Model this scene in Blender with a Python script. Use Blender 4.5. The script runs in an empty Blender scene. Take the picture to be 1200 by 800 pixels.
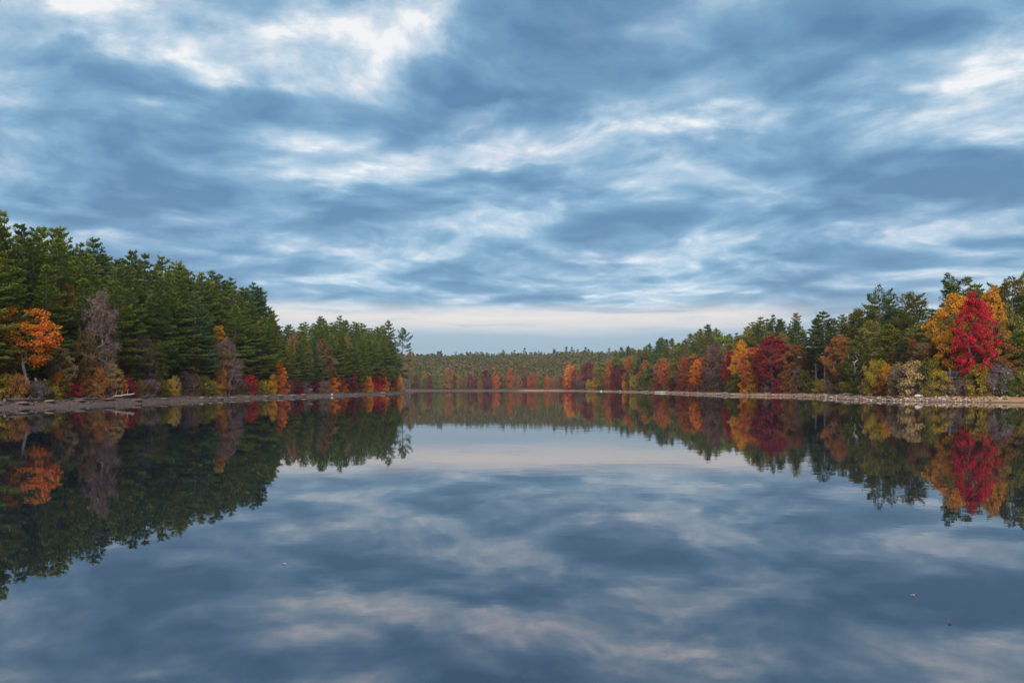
import bpy, bmesh, math, random
import numpy as np
from mathutils import Vector
# ---------------------------------------------------------------- camera model
F = 867.0 / 1200.0                       # focal length / frame width
HORIZON = 455.0                          # row of the horizon; the camera is level and its frame shifted up
CAMH = 2.5
def pdir(px, py):
    """direction seen at a point of the 1200x800 photograph"""
    return Vector(((px - 600) / 867.0, 1.0, (HORIZON - py) / 867.0)).normalized()

def lin(r, g, b):
    f = lambda c: (c / 255 / 12.92) if c / 255 <= 0.04045 else ((c / 255 + 0.055) / 1.055) ** 2.4
    return (f(r), f(g), f(b), 1.0)

EXPOSURE = 2.15
SUN_EL, SUN_AZ = math.radians(36), math.radians(176)   # sun behind the camera
# ---------------------------------------------------------------- sky
class NT:
    """small helper that writes node maths as expressions"""
    def __init__(s, tree): s.t = tree; s.n = tree.nodes; s.l = tree.links
    def new(s, typ, **k):
        n = s.n.new(typ)
        for a, b in k.items(): setattr(n, a, b)
        return n
    def put(s, sock, v):
        if isinstance(v, bpy.types.NodeSocket): s.l.new(v, sock)
        else: sock.default_value = v
    def m(s, op, a, b=0.0, c=0.0, clamp=False):
        n = s.new('ShaderNodeMath', operation=op, use_clamp=clamp)
        s.put(n.inputs[0], a); s.put(n.inputs[1], b); s.put(n.inputs[2], c)
        return n.outputs[0]
    def vec(s, x, y, z=0.0):
        n = s.new('ShaderNodeCombineXYZ')
        for i, v in enumerate((x, y, z)): s.put(n.inputs[i], v)
        return n.outputs[0]
    def noise(s, v, scale, detail=4, rough=0.55, lac=2.0, dist=0.0, color=False):
        n = s.new('ShaderNodeTexNoise'); n.normalize = True
        s.put(n.inputs['Vector'], v); n.inputs['Scale'].default_value = scale
        n.inputs['Detail'].default_value = detail; n.inputs['Roughness'].default_value = rough
        n.inputs['Lacunarity'].default_value = lac; n.inputs['Distortion'].default_value = dist
        return n.outputs[1 if color else 0]
    def mix(s, f, a, b, blend='MIX'):
        n = s.new('ShaderNodeMix', data_type='RGBA', blend_type=blend); n.clamp_factor = True
        s.put(n.inputs[0], f); s.put(n.inputs[6], a); s.put(n.inputs[7], b)
        return n.outputs[2]
    def ramp(s, f, stops, interp='LINEAR'):
        n = s.new('ShaderNodeValToRGB'); cr = n.color_ramp; cr.interpolation = interp
        while len(cr.elements) > 1: cr.elements.remove(cr.elements[-1])
        for i, (p, c) in enumerate(stops):
            e = cr.elements[0] if i == 0 else cr.elements.new(p)
            e.position = p; e.color = c
        s.put(n.inputs[0], f)
        return n.outputs[0]
    def smooth(s, v, lo, hi):
        n = s.new('ShaderNodeMapRange', interpolation_type='SMOOTHSTEP'); n.clamp = True
        s.put(n.inputs[0], v)
        for i, x in enumerate((lo, hi, 0.0, 1.0)): n.inputs[i + 1].default_value = x
        return n.outputs[0]

def build_world():
    w = bpy.data.worlds.new("World"); bpy.context.scene.world = w; w.use_nodes = True
    t = w.node_tree; t.nodes.clear(); k = NT(t)
    g = k.new('ShaderNodeNewGeometry')
    sep = k.new('ShaderNodeSeparateXYZ')
    tc = k.new('ShaderNodeTexCoord'); k.l.new(tc.outputs['Generated'], sep.inputs[0])
    x, y, z = sep.outputs
    zz = k.m('MAXIMUM', z, 0.0)
    az = k.m('ARCTAN2', x, y); el = k.m('ARCSINE', zz)
    # flat cloud deck seen in perspective
    iz = k.m('DIVIDE', 1.0, k.m('ADD', zz, 0.13))
    u, v = k.m('MULTIPLY', x, iz), k.m('MULTIPLY', y, iz)
    P = k.vec(u, v, 0.0)
    wn = k.noise(P, 1.1, 3, 0.5, color=True)
    va = k.new('ShaderNodeVectorMath', operation='SUBTRACT'); k.put(va.inputs[0], wn); va.inputs[1].default_value = (.5, .5, .5)
    vs = k.new('ShaderNodeVectorMath', operation='MULTIPLY_ADD'); k.put(vs.inputs[0], va.outputs[0]); vs.inputs[1].default_value = (.55, .55, .0); k.put(vs.inputs[2], P)
    PW = vs.outputs[0]
    big = k.noise(PW, 1.0, 3, 0.5)
    fine = k.noise(PW, 2.0, 9, 0.52)
    vo = k.new('ShaderNodeVectorMath', operation='ADD'); k.put(vo.inputs[0], PW); vo.inputs[1].default_value = (.03, .15, .0)
    fine2 = k.noise(vo.outputs[0], 2.0, 9, 0.52)
    emb = k.m('SUBTRACT', fine2, fine)                       # lit edge of each billow
    # cloud masses where the photograph has them, in azimuth / elevation, with ragged outlines
    an = k.noise(k.vec(k.m('MULTIPLY', az, 1.0), k.m('MULTIPLY', el, 1.8)), 6.0, 7, 0.66, color=True)
    s2 = k.new('ShaderNodeSeparateColor'); k.put(s2.inputs[0], an)
    azw = k.m('ADD', az, k.m('MULTIPLY', k.m('SUBTRACT', s2.outputs[0], .5), 0.20))
    elw = k.m('ADD', el, k.m('MULTIPLY', k.m('SUBTRACT', s2.outputs[1], .5), 0.10))
    total = None
    for (px, py, rx, ry, amp, tilt) in BLOBS:
        d = pdir(px, py); a0 = math.atan2(d.x, d.y); e0 = math.asin(d.z)
        ca, sa = math.cos(math.radians(tilt)), math.sin(math.radians(tilt))
        da, de = k.m('SUBTRACT', azw, a0), k.m('SUBTRACT', elw, e0)
        qa = k.m('MULTIPLY', k.m('ADD', k.m('MULTIPLY', da, ca), k.m('MULTIPLY', de, sa)), 867.0 / rx)
        qe = k.m('MULTIPLY', k.m('SUBTRACT', k.m('MULTIPLY', de, ca), k.m('MULTIPLY', da, sa)), 867.0 / ry)
        r2 = k.m('ADD', k.m('MULTIPLY', qa, qa), k.m('MULTIPLY', qe, qe))
        e = k.m('MULTIPLY', k.m('EXPONENT', k.m('MULTIPLY', r2, -1.0)), amp)
        total = e if total is None else k.m('ADD', total, e)
    # density: 0 thin and bright, 1 thick and dark
    D = k.m('ADD', k.m('MULTIPLY', k.m('SUBTRACT', big, .5), 1.7), k.m('MULTIPLY', k.m('SUBTRACT', fine, .5), 1.35))
    D = k.m('SUBTRACT', k.m('ADD', D, 0.52), k.m('MULTIPLY', emb, 1.15))
    D = k.m('SMOOTH_MAX', D, 0.25, 0.25)                     # open gaps only where the cloud masses leave them
    D = k.m('SMOOTH_MIN', D, 0.98, 0.25)
    D = k.m('ADD', D, k.m('MULTIPLY', k.m('SMOOTH_MAX', k.m('SMOOTH_MIN', total, 0.75, 0.6), -1.1, 0.5), 0.27))
    curd = k.noise(PW, 5.2, 8, 0.60)                          # curdled detail, strongest where the layer is thin
    vc = k.new('ShaderNodeVectorMath', operation='ADD'); k.put(vc.inputs[0], PW); vc.inputs[1].default_value = (.012, .055, .0)
    D = k.m('SUBTRACT', D, k.m('MULTIPLY', k.m('SUBTRACT', k.noise(vc.outputs[0], 5.2, 8, 0.60), curd), 0.45))
    D = k.m('ADD', D, k.m('MULTIPLY', k.m('MULTIPLY', k.m('SUBTRACT', curd, .5), 0.9), k.m('SUBTRACT', 1.0, k.smooth(D, 0.05, 0.65))))
    col = k.ramp(D, [(0.0, lin(242, 243, 243)), (0.12, lin(212, 223, 231)), (0.29, lin(176, 200, 218)),
                     (0.50, lin(133, 171, 199)), (0.72, lin(106, 149, 182)), (1.0, lin(84, 126, 163))])
    hue = k.noise(PW, 0.9, 5, 0.6)
    violet = k.smooth(hue, 0.45, 0.66)
    col = k.mix(k.m('MULTIPLY', violet, 0.48), col, k.mix(1.0, col, (1.20, 0.97, 0.98, 1), 'MULTIPLY'))
    # low band of open sky above the far shore, cream above, grey blue below
    n1 = k.noise(k.vec(k.m('MULTIPLY', az, 3.5), k.m('MULTIPLY', el, 40.0)), 1.0, 6, 0.6)
    ew = k.m('ADD', el, k.m('MULTIPLY', k.m('SUBTRACT', n1, .5), 0.022))
    low = k.m('SUBTRACT', 1.0, k.smooth(ew, 0.092, 0.122))
    n2 = k.noise(k.vec(k.m('MULTIPLY', az, 5.0), k.m('MULTIPLY', el, 55.0)), 1.0, 5, 0.6)
    lowc = k.ramp(k.m('MULTIPLY', ew, 6.0), [(0.0, lin(134, 160, 184)), (0.33, lin(136, 163, 187)), (0.42, lin(148, 171, 192)),
                                            (0.49, lin(200, 200, 205)), (0.58, lin(228, 217, 211)), (0.68, lin(206, 205, 209))])
    lowc = k.mix(k.m('MULTIPLY', k.smooth(n2, 0.5, 0.72), 0.75), lowc, lin(140, 168, 193))
    # the opening narrows to the sides
    side = k.m('SUBTRACT', 1.0, k.smooth(k.m('ABSOLUTE', k.m('SUBTRACT', az, 0.0)), 0.27, 0.46))
    col = k.mix(k.m('MULTIPLY', low, k.m('MAXIMUM', side, 0.25)), col, lowc)
    sky = k.new('ShaderNodeTexSky', sky_type='NISHITA', sun_disc=False, sun_elevation=SUN_EL, sun_rotation=SUN_AZ)
    cm = k.mix(1.0, col, (SKYGAIN * 10 / 2 ** EXPOSURE,) * 3 + (1,), 'MULTIPLY')
    nt = [n for n in t.nodes if n.type == 'MIX'][-1]; nt.clamp_result = False
    col = k.mix(0.96, sky.outputs[0], cm)
    bg = k.new('ShaderNodeBackground'); k.put(bg.inputs[0], col); bg.inputs[1].default_value = 0.1
    out = k.new('ShaderNodeOutputWorld'); k.l.new(bg.outputs[0], out.inputs[0])
    w.cycles.sampling_method = 'MANUAL'; w.cycles.sample_map_resolution = 512

SKYGAIN = 1.0
# px, py, half width, half height, +dark / -bright, tilt (deg, + rises to the right)
BLOBS = [
    (120, 12, 80, 26, -1.4, -12), (185, 40, 50, 16, -.7, -15), (430, 38, 80, 28, -1.3, 0), (500, 45, 40, 20, -.8, -20),
    (265, 95, 55, 20, -.8, 35), (190, 122, 60, 15, -.4, 10), (8, 132, 40, 26, -.9, 0), (330, 55, 90, 30, -.6, 0),
    (140, 145, 50, 16, -.6, 20), (400, 205, 80, 16, -.35, -8), (350, 165, 30, 12, -.6, 0), (590, 140, 55, 11, -1.1, 5),
    (470, 180, 60, 14, -.6, 20), (820, 148, 50, 20, -1.25, 15), (720, 150, 120, 20, -.6, 5), (840, 110, 60, 16, -.7, 15),
    (1075, 120, 80, 13, -.7, 4), (1170, 88, 45, 20, -.8, 30), (1190, 150, 40, 16, -.4, 0), (960, 130, 60, 18, -.6, 10),
    (620, 175, 60, 16, -.4, 0), (60, 170, 90, 12, -.3, 0), (200, 232, 100, 9, -.4, 0), (640, 300, 80, 7, -.4, 0),
    (900, 300, 70, 8, -.5, 5), (380, 290, 120, 7, -.3, 0), (760, 225, 60, 12, -.2, 10), (1120, 305, 80, 10, -.4, 8),
    (60, 80, 110, 45, 1.0, -20), (140, 195, 120, 30, 1.0, -5), (230, 165, 80, 22, .7, 0), (330, 120, 60, 20, .5, 0),
    (540, 110, 110, 28, .8, 10), (680, 95, 130, 38, 1.2, 0), (720, 40, 160, 40, .7, 0), (900, 70, 130, 40, 1.5, 5), (790, 90, 110, 26, 1.0, -5),
    (1040, 30, 150, 40, .6, 0), (300, 245, 130, 20, .9, 0), (470, 240, 110, 20, .8, 0), (640, 205, 100, 18, .6, 0),
    (1060, 190, 150, 26, .8, 0), (1130, 225, 110, 20, .9, 0), (880, 240, 150, 16, .6, 0), (30, 225, 90, 16, .6, 0),
    (500, 290, 110, 12, .4, 0), (1000, 345, 120, 14, .3, 0),
]
SUN = 1.5
# ---------------------------------------------------------------- basics
C = bpy.context.scene.collection
rng = np.random.default_rng(7)
PI = math.pi

def mesh_from(name, V, Q, tint=None, smooth=False):
    """mesh from an (n,3) array of points and an (m,4) or (m,3) array of faces; tint is one number per face"""
    V = np.asarray(V, np.float32); Q = np.asarray(Q, np.int32)
    me = bpy.data.meshes.new(name)
    me.vertices.add(len(V)); me.vertices.foreach_set('co', V.ravel())
    n = Q.shape[1]
    me.loops.add(Q.size); me.loops.foreach_set('vertex_index', Q.ravel())
    me.polygons.add(len(Q)); me.polygons.foreach_set('loop_start', np.arange(0, Q.size, n, dtype=np.int32))
    me.polygons.foreach_set('loop_total', np.full(len(Q), n, np.int32))
    if tint is not None:
        a = me.attributes.new('tint', 'FLOAT', 'FACE'); a.data.foreach_set('value', np.asarray(tint, np.float32))
    me.update(calc_edges=True)
    if smooth: me.polygons.foreach_set('use_smooth', np.ones(len(Q), bool))
    return me

def tubes(chains, sides=5):
    """chains: list of (points (k,3), radii (k,)) -> V, Q"""
    VV, QQ, off = [], [], 0
    ang = np.linspace(0, 2 * PI, sides, endpoint=False)
    for P, R in chains:
        P = np.asarray(P, float); R = np.asarray(R, float); k = len(P)
        T = np.gradient(P, axis=0); T /= np.linalg.norm(T, axis=1)[:, None] + 1e-9
        ref = np.array([0, 0, 1.0]) if abs(T[0][2]) < .8 else np.array([1.0, 0, 0])
        A = np.cross(T, ref); A /= np.linalg.norm(A, axis=1)[:, None] + 1e-9
        B = np.cross(T, A)
        ring = P[:, None, :] + R[:, None, None] * (np.cos(ang)[None, :, None] * A[:, None, :] + np.sin(ang)[None, :, None] * B[:, None, :])
        VV.append(ring.reshape(-1, 3))
        i = np.arange(k - 1)[:, None] * sides; j = np.arange(sides)[None, :]; j2 = (j + 1) % sides
        QQ.append(np.stack([i + j, i + j2, i + sides + j2, i + sides + j], -1).reshape(-1, 4) + off)
        off += k * sides
    return np.concatenate(VV), np.concatenate(QQ)

def blades(P, D, L, W, rg, up=0.6):
    """slim rhombic leaves starting at P, pointing along D, length L, width W"""
    n = len(P)
    N = rg.normal(size=(n, 3)) * (1 - up) + np.array([0, 0, 1.0]) * up
    S = np.cross(D, N); S /= np.linalg.norm(S, axis=1)[:, None] + 1e-9
    L = np.asarray(L)[:, None]; W = np.asarray(W)[:, None]
    V = np.stack([P, P + D * L * .45 + S * W * .5, P + D * L, P + D * L * .45 - S * W * .5], 1).reshape(-1, 3)
    return V, np.arange(4 * n).reshape(n, 4)

def unit(v): return v / (np.linalg.norm(v, axis=-1, keepdims=True) + 1e-9)

# ---------------------------------------------------------------- materials
def mat(name):
    m = bpy.data.materials.new(name); m.use_nodes = True; m.node_tree.nodes.clear()
    k = NT(m.node_tree); out = k.new('ShaderNodeOutputMaterial')
    return m, k, out

def leaf_material(name, a, b, c, trans=0.3):
    """leaves that vary between three colours, leaf by leaf, bough by bough and tree by tree"""
    m, k, out = mat(name)
    at = k.new('ShaderNodeAttribute', attribute_name='tint')
    oi = k.new('ShaderNodeObjectInfo')
    tc = k.new('ShaderNodeTexCoord')
    ns = k.noise(tc.outputs['Object'], 0.45, 2, 0.5)
    f = k.m('ADD', k.m('MULTIPLY', at.outputs['Fac'], 0.55), k.m('MULTIPLY', k.smooth(ns, .3, .7), 0.35))
    f = k.m('ADD', f, k.m('MULTIPLY', k.m('SUBTRACT', oi.outputs['Random'], .4), 0.3), clamp=True)
    col = k.ramp(f, [(0.05, tuple(a) + (1,)), (0.5, tuple(b) + (1,)), (0.95, tuple(c) + (1,))])
    d = k.new('ShaderNodeBsdfDiffuse'); k.put(d.inputs[0], col)
    tr = k.new('ShaderNodeBsdfTranslucent'); k.put(tr.inputs[0], col)
    mx = k.new('ShaderNodeMixShader'); mx.inputs[0].default_value = trans
    k.l.new(d.outputs[0], mx.inputs[1]); k.l.new(tr.outputs[0], mx.inputs[2]); k.l.new(mx.outputs[0], out.inputs[0])
    return m

def plain(name, a, b, scale=3.0, rough=.85, stretch=(1, 1, 1), bump=0.0, detail=5):
    m, k, out = mat(name)
    tc = k.new('ShaderNodeTexCoord'); mp = k.new('ShaderNodeMapping'); mp.inputs['Scale'].default_value = stretch
    k.l.new(tc.outputs['Object'], mp.inputs[0])
    n = k.noise(mp.outputs[0], scale, detail, .6)
    p = k.new('ShaderNodeBsdfPrincipled'); k.put(p.inputs['Base Color'], k.mix(k.smooth(n, .3, .7), tuple(a) + (1,), tuple(b) + (1,)))
    p.inputs['Roughness'].default_value = rough
    if bump:
        bp = k.new('ShaderNodeBump'); bp.inputs['Strength'].default_value = bump; k.put(bp.inputs['Height'], n); k.l.new(bp.outputs[0], p.inputs['Normal'])
    k.l.new(p.outputs[0], out.inputs[0])
    return m

LEAF = {
    'dark green':   leaf_material('needles_dark', (0.053, 0.083, 0.024), (0.098, 0.139, 0.034), (0.184, 0.198, 0.041)),
    'mid green':    leaf_material('needles_mid', (0.071, 0.1, 0.02), (0.133, 0.168, 0.029), (0.235, 0.235, 0.039)),
    'blue green':   leaf_material('needles_blue', (0.041, 0.078, 0.036), (0.078, 0.131, 0.054), (0.131, 0.179, 0.063)),
    'brown green':  leaf_material('needles_brown', (0.09, 0.089, 0.026), (0.168, 0.152, 0.039), (0.284, 0.21, 0.054)),
    'olive green':  leaf_material('leaves_olive', (0.052, 0.065, 0.015), (0.107, 0.103, 0.021), (0.206, 0.146, 0.026)),
    'yellow':       leaf_material('leaves_yellow', (0.148, 0.114, 0.022), (0.307, 0.208, 0.028), (0.415, 0.277, 0.039)),
    'golden':       leaf_material('leaves_golden', (0.19, 0.15, 0.02), (0.484, 0.204, 0.021), (0.62, 0.28, 0.025)),
    'orange':       leaf_material('leaves_orange', (0.24, 0.12, 0.02), (0.559, 0.155, 0.017), (0.62, 0.2, 0.03)),
    'flame orange': leaf_material('leaves_flame', (0.34, 0.15, 0.015), (0.60, 0.20, 0.017), (0.60, 0.075, 0.03)),
    'coral':        leaf_material('leaves_coral', (0.17, 0.06, 0.025), (0.378, 0.073, 0.03), (0.52, 0.19, 0.04)),
    'scarlet':      leaf_material('leaves_scarlet', (0.15, 0.01, 0.02), (0.37, 0.011, 0.029), (0.52, 0.045, 0.045)),
    'crimson':      leaf_material('leaves_crimson', (0.09, 0.02, 0.025), (0.258, 0.019, 0.034), (0.44, 0.085, 0.035)),
    'maroon':       leaf_material('leaves_maroon', (0.056, 0.013, 0.019), (0.112, 0.019, 0.029), (0.189, 0.039, 0.039)),
    'rust':         leaf_material('leaves_rust', (0.09, 0.07, 0.025), (0.246, 0.095, 0.033), (0.4, 0.15, 0.045)),
    'brown':        leaf_material('leaves_brown', (0.077, 0.047, 0.024), (0.146, 0.09, 0.039), (0.241, 0.146, 0.052)),
    'mauve grey':   leaf_material('twigs_mauve', (0.112, 0.082, 0.086), (0.198, 0.15, 0.159), (0.284, 0.215, 0.206), 0.1),
    'tan':          leaf_material('leaves_tan', (0.173, 0.112, 0.054), (0.323, 0.215, 0.091), (0.409, 0.28, 0.14)),
}
BARK = {
    'dark': plain('bark_dark', (.045, .036, .030), (.11, .09, .078), 2.0, .9, (3, 3, .4), .5),
    'grey': plain('bark_grey', (.16, .14, .13), (.30, .27, .26), 2.0, .9, (3, 3, .4), .4),
    'birch': plain('bark_birch', (.30, .28, .27), (.62, .60, .58), 1.5, .8, (1, 1, 4), .2),
}
WOOD = plain('weathered_wood', (.13, .115, .105), (.28, .255, .24), 3.0, .85, (1, 1, 6), .3)
DARKWOOD = plain('dark_wood', (.06, .045, .035), (.13, .10, .08), 3.0, .85, (1, 1, 6), .3)
WHITE = plain('white_paint', (.62, .62, .60), (.78, .78, .76), 2.0, .5)
GREYPAINT = plain('grey_paint', (.26, .27, .29), (.40, .41, .42), 2.0, .5)
STONE = {
    'dark': plain('stone_dark', (.045, .032, .028), (.11, .078, .064), 2.2, .85, (1, 1, 1), .5),
    'pale': plain('stone_pale', (.20, .155, .135), (.36, .29, .26), 2.2, .85, (1, 1, 1), .5),
    'pinkish': plain('stone_pink', (.16, .10, .085), (.30, .20, .165), 2.2, .85, (1, 1, 1), .5),
    'grey': plain('stone_grey', (.09, .08, .08), (.19, .17, .17), 2.2, .85, (1, 1, 1), .5),
    'brown': plain('stone_brown', (.06, .042, .035), (.14, .10, .08), 2.2, .85, (1, 1, 1), .5),
}

# ---------------------------------------------------------------- the lake and its shores
LY = [-260, 0, 88, 135, 185, 215, 241, 323, 400, 425, 440, 455, 480, 540, 800, 2000]
LX = [-82, -68, -61, -61.5, -63, -60, -57, -56, -56, -57, -64, -90, -180, -260, -320, -320]
RY = [-260, 60, 100, 118, 128, 134, 144, 160, 173, 200, 228, 241, 261, 333, 400, 461, 541, 650, 740, 790, 800, 2000]
RX = [150, 134, 118, 103, 93, 82, 75.5, 74.5, 76, 83, 88, 84, 76, 77, 82, 84, 76, 70, 62, 45, 38, 38]
def wob(t, s):
    return .9 * np.sin(t * .31 + s) + .55 * np.sin(t * .83 + 2.1 * s) + .35 * np.sin(t * 1.9 + 3.3 * s) + .2 * np.sin(t * 4.1 + s)
def land(X, Y):
    """metres inland from the waterline (negative in the lake)"""
    X = np.asarray(X, float); Y = np.asarray(Y, float)
    xl = np.interp(Y, LY, LX) + wob(Y, 1.0) * .8; xr = np.interp(Y, RY, RX) + wob(Y, 4.0) * .8
    gl = (np.interp(Y + 4, LY, LX) - np.interp(Y - 4, LY, LX)) / 8
    gr = (np.interp(Y + 4, RY, RX) - np.interp(Y - 4, RY, RX)) / 8
    yf = 800 + 6 * np.sin(X / 47) + wob(X, 2.0)
    a = (xl - X) / np.sqrt(1 + gl ** 2); b = (X - xr) / np.sqrt(1 + gr ** 2)
    return np.maximum(np.maximum(a, b), np.maximum(Y - yf, -260 - Y))
def sstep(t): t = np.clip(t, 0, 1); return t * t * (3 - 2 * t)
def ground(X, Y):
    X = np.asarray(X, float); Y = np.asarray(Y, float)
    d = land(X, Y)
    n = .5 * np.sin(X * .37 + 1.3 * np.sin(Y * .21)) + .5 * np.sin(Y * .43 + 1.7 * np.sin(X * .29)) + .3 * np.sin(X * 1.3 + Y * .9) + .25 * np.sin(Y * 1.7 - X * .7)
    z = np.where(d < 0, np.maximum(.16 * d, -4), 0)
    bank = 0.17 * np.clip(d, 0, 5) + .42 * sstep((d - 5) / 3) + .055 * np.clip(d - 8, 0, 130)
    z = z + np.where(d > 0, bank * 1.12, 0) + .09 * n * sstep(d / 2 + .5) + .25 * n * sstep((d - 8) / 20)
    z = z + 36 * sstep((Y - 830) / 560) * (1 + .08 * np.sin(X / 130)) + 14 * sstep((np.abs(X) - 130) / 500)
    return z
def gz(x, y): return float(ground(x, y))
def proj(x, y, z):
    """photograph pixel of a world point"""
    return 600 + 867 * x / y, HORIZON - 867 * (z - CAMH) / y
def on_shore(px, d, ymin=75):
    """where the line of sight through column px is d metres inland"""
    k = (px - 600) / 867.0
    Y = np.arange(ymin, 1300, .5); L = land(k * Y * 1.0, Y)
    i = np.argmax(L >= d)
    return k * Y[i], Y[i]
def z_at(px, py, Y):
    d = pdir(px, py); return CAMH + d.z / d.y * Y

# ---------------------------------------------------------------- plant shapes
def pine_shape(seed, H=24., R=4.2, bare=.12, dens=1.0, open_=0.0, blade=.50, lean=0.3):
    """white pine: whorls of level boughs carrying flat sprays of needles"""
    rg = np.random.default_rng(seed)
    k = 9; zs = np.linspace(-.4, H, k)
    cx = np.cumsum(rg.normal(0, lean * .22, k)); cy = np.cumsum(rg.normal(0, lean * .22, k)); cx -= cx[0]; cy -= cy[0]
    ax = lambda z: np.array([np.interp(z, zs, cx), np.interp(z, zs, cy), z])
    r0 = H * .0135
    chains = [(np.stack([cx, cy, zs], 1), r0 * (1 - np.clip(zs / H, 0, 1)) ** .8 + .03)]
    P, D, T = [], [], []
    z = H * bare; side = rg.uniform(0, 2 * PI)
    while z < H * .985:
        t = (z / H - bare) / (1 - bare)
        prof = (min(1, .55 + t * 1.8)) * (1 - max(0, t - .25) / .75) ** .74 + .03
        n = 6 if t < .7 else 5
        if open_: n = int(rg.integers(3, 6)) if t < .8 else 6
        a0 = rg.uniform(0, 2 * PI)
        for i in range(n):
            if rg.random() < .08 + .14 * open_: continue
            az = a0 + i * 2 * PI / n + rg.normal(0, .25)
            L = R * prof * rg.uniform(.62 - .15 * t, 1.15 + .3 * t)
            if open_:
                L = R * (.30 + .70 * math.sin(PI * min(1, t * .80 + .14)) ** .8) * rg.uniform(.55, 1.2)
            up = math.radians(-6 + 44 * t ** 3.0 + rg.normal(0, 4 + 9 * open_)) + (.10 * open_)
            dr = np.array([math.cos(az) * math.cos(up), math.sin(az) * math.cos(up), math.sin(up)])
            lat = np.array([-math.sin(az), math.cos(az), 0])
            s = np.linspace(0, 1, 5)[:, None]
            base = ax(z + rg.uniform(-.1, .1) * (1 + 2 * open_)); tipup = rg.uniform(.02, .09) + .10 * open_ + .08 * t
            curve = lambda s: base + dr * L * s + np.array([0, 0, 1.0]) * (L * (tipup * s ** 2 - .05 * np.sin(PI * s)))
            chains.append((curve(s), np.linspace(r0 * .30 * (1 - .7 * t) + .015, .012, 5)))
            m = int(L * 34 * (1 - .35 * t) * dens * (1.15 if open_ else 1))
            if m < 5: m = 5
            ss = (.22 + .78 * rg.random(m) ** .75) if not open_ else (.38 + .66 * rg.random(m) ** .8)
            wid = L * .40 * np.sin(PI * np.clip(ss, 0, 1) ** 1.15 * .88 + .12) + .10
            q = rg.uniform(-1, 1, m)
            off = wid * q
            pt = curve(ss[:, None]) + lat * off[:, None] + rg.normal(0, .06, (m, 3)) - dr * (np.abs(off) * .28)[:, None]
            pt[:, 2] += rg.normal(0, .045 + .04 * open_, m) + .04 * np.abs(off)
            dd = unit(dr[None] * .8 + lat[None] * (q * .9)[:, None] + np.array([0, 0, .10 + .16 * t]) + rg.normal(0, .25, (m, 3)) * np.array([1, 1, .5]))
            tt = np.full(m, rg.random())
            P.append(pt); D.append(dd); T.append(tt)
        z += rg.uniform(1.0, 1.5) * (1 - .32 * t) * (1 + .75 * open_) * (H / 24) ** .5
    tip = ax(H)[None] + np.zeros((8, 3)); tip[:, 2] -= rg.uniform(0, 1.0, 8)
    P.append(tip); D.append(unit(rg.normal(0, .5, (8, 3)) + np.array([0, 0, 1.0]))); T.append(np.full(8, .5))
    P, D, T = np.concatenate(P), np.concatenate(D), np.concatenate(T)
    nb = 3 if blade < .8 else 2
    P = np.repeat(P, nb, 0); D = unit(np.repeat(D, nb, 0) + rg.normal(0, .38, (len(P), 3)) * np.array([1, 1, .45])); T = np.repeat(T, nb)
    n = len(P)
    V, Q = blades(P - D * .12, D, rg.uniform(.7, 1.2, n) * blade, rg.uniform(.7, 1.3, n) * blade * .26, rg, .62)
    tv, tq = tubes(chains, 5)
    tint = np.clip(.55 * T + .45 * rg.random(n), 0, 1)
    return mesh_from('pine_trunk_%d' % seed, tv, tq, smooth=True), mesh_from('pine_crown_%d' % seed, V, Q, tint)

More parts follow.
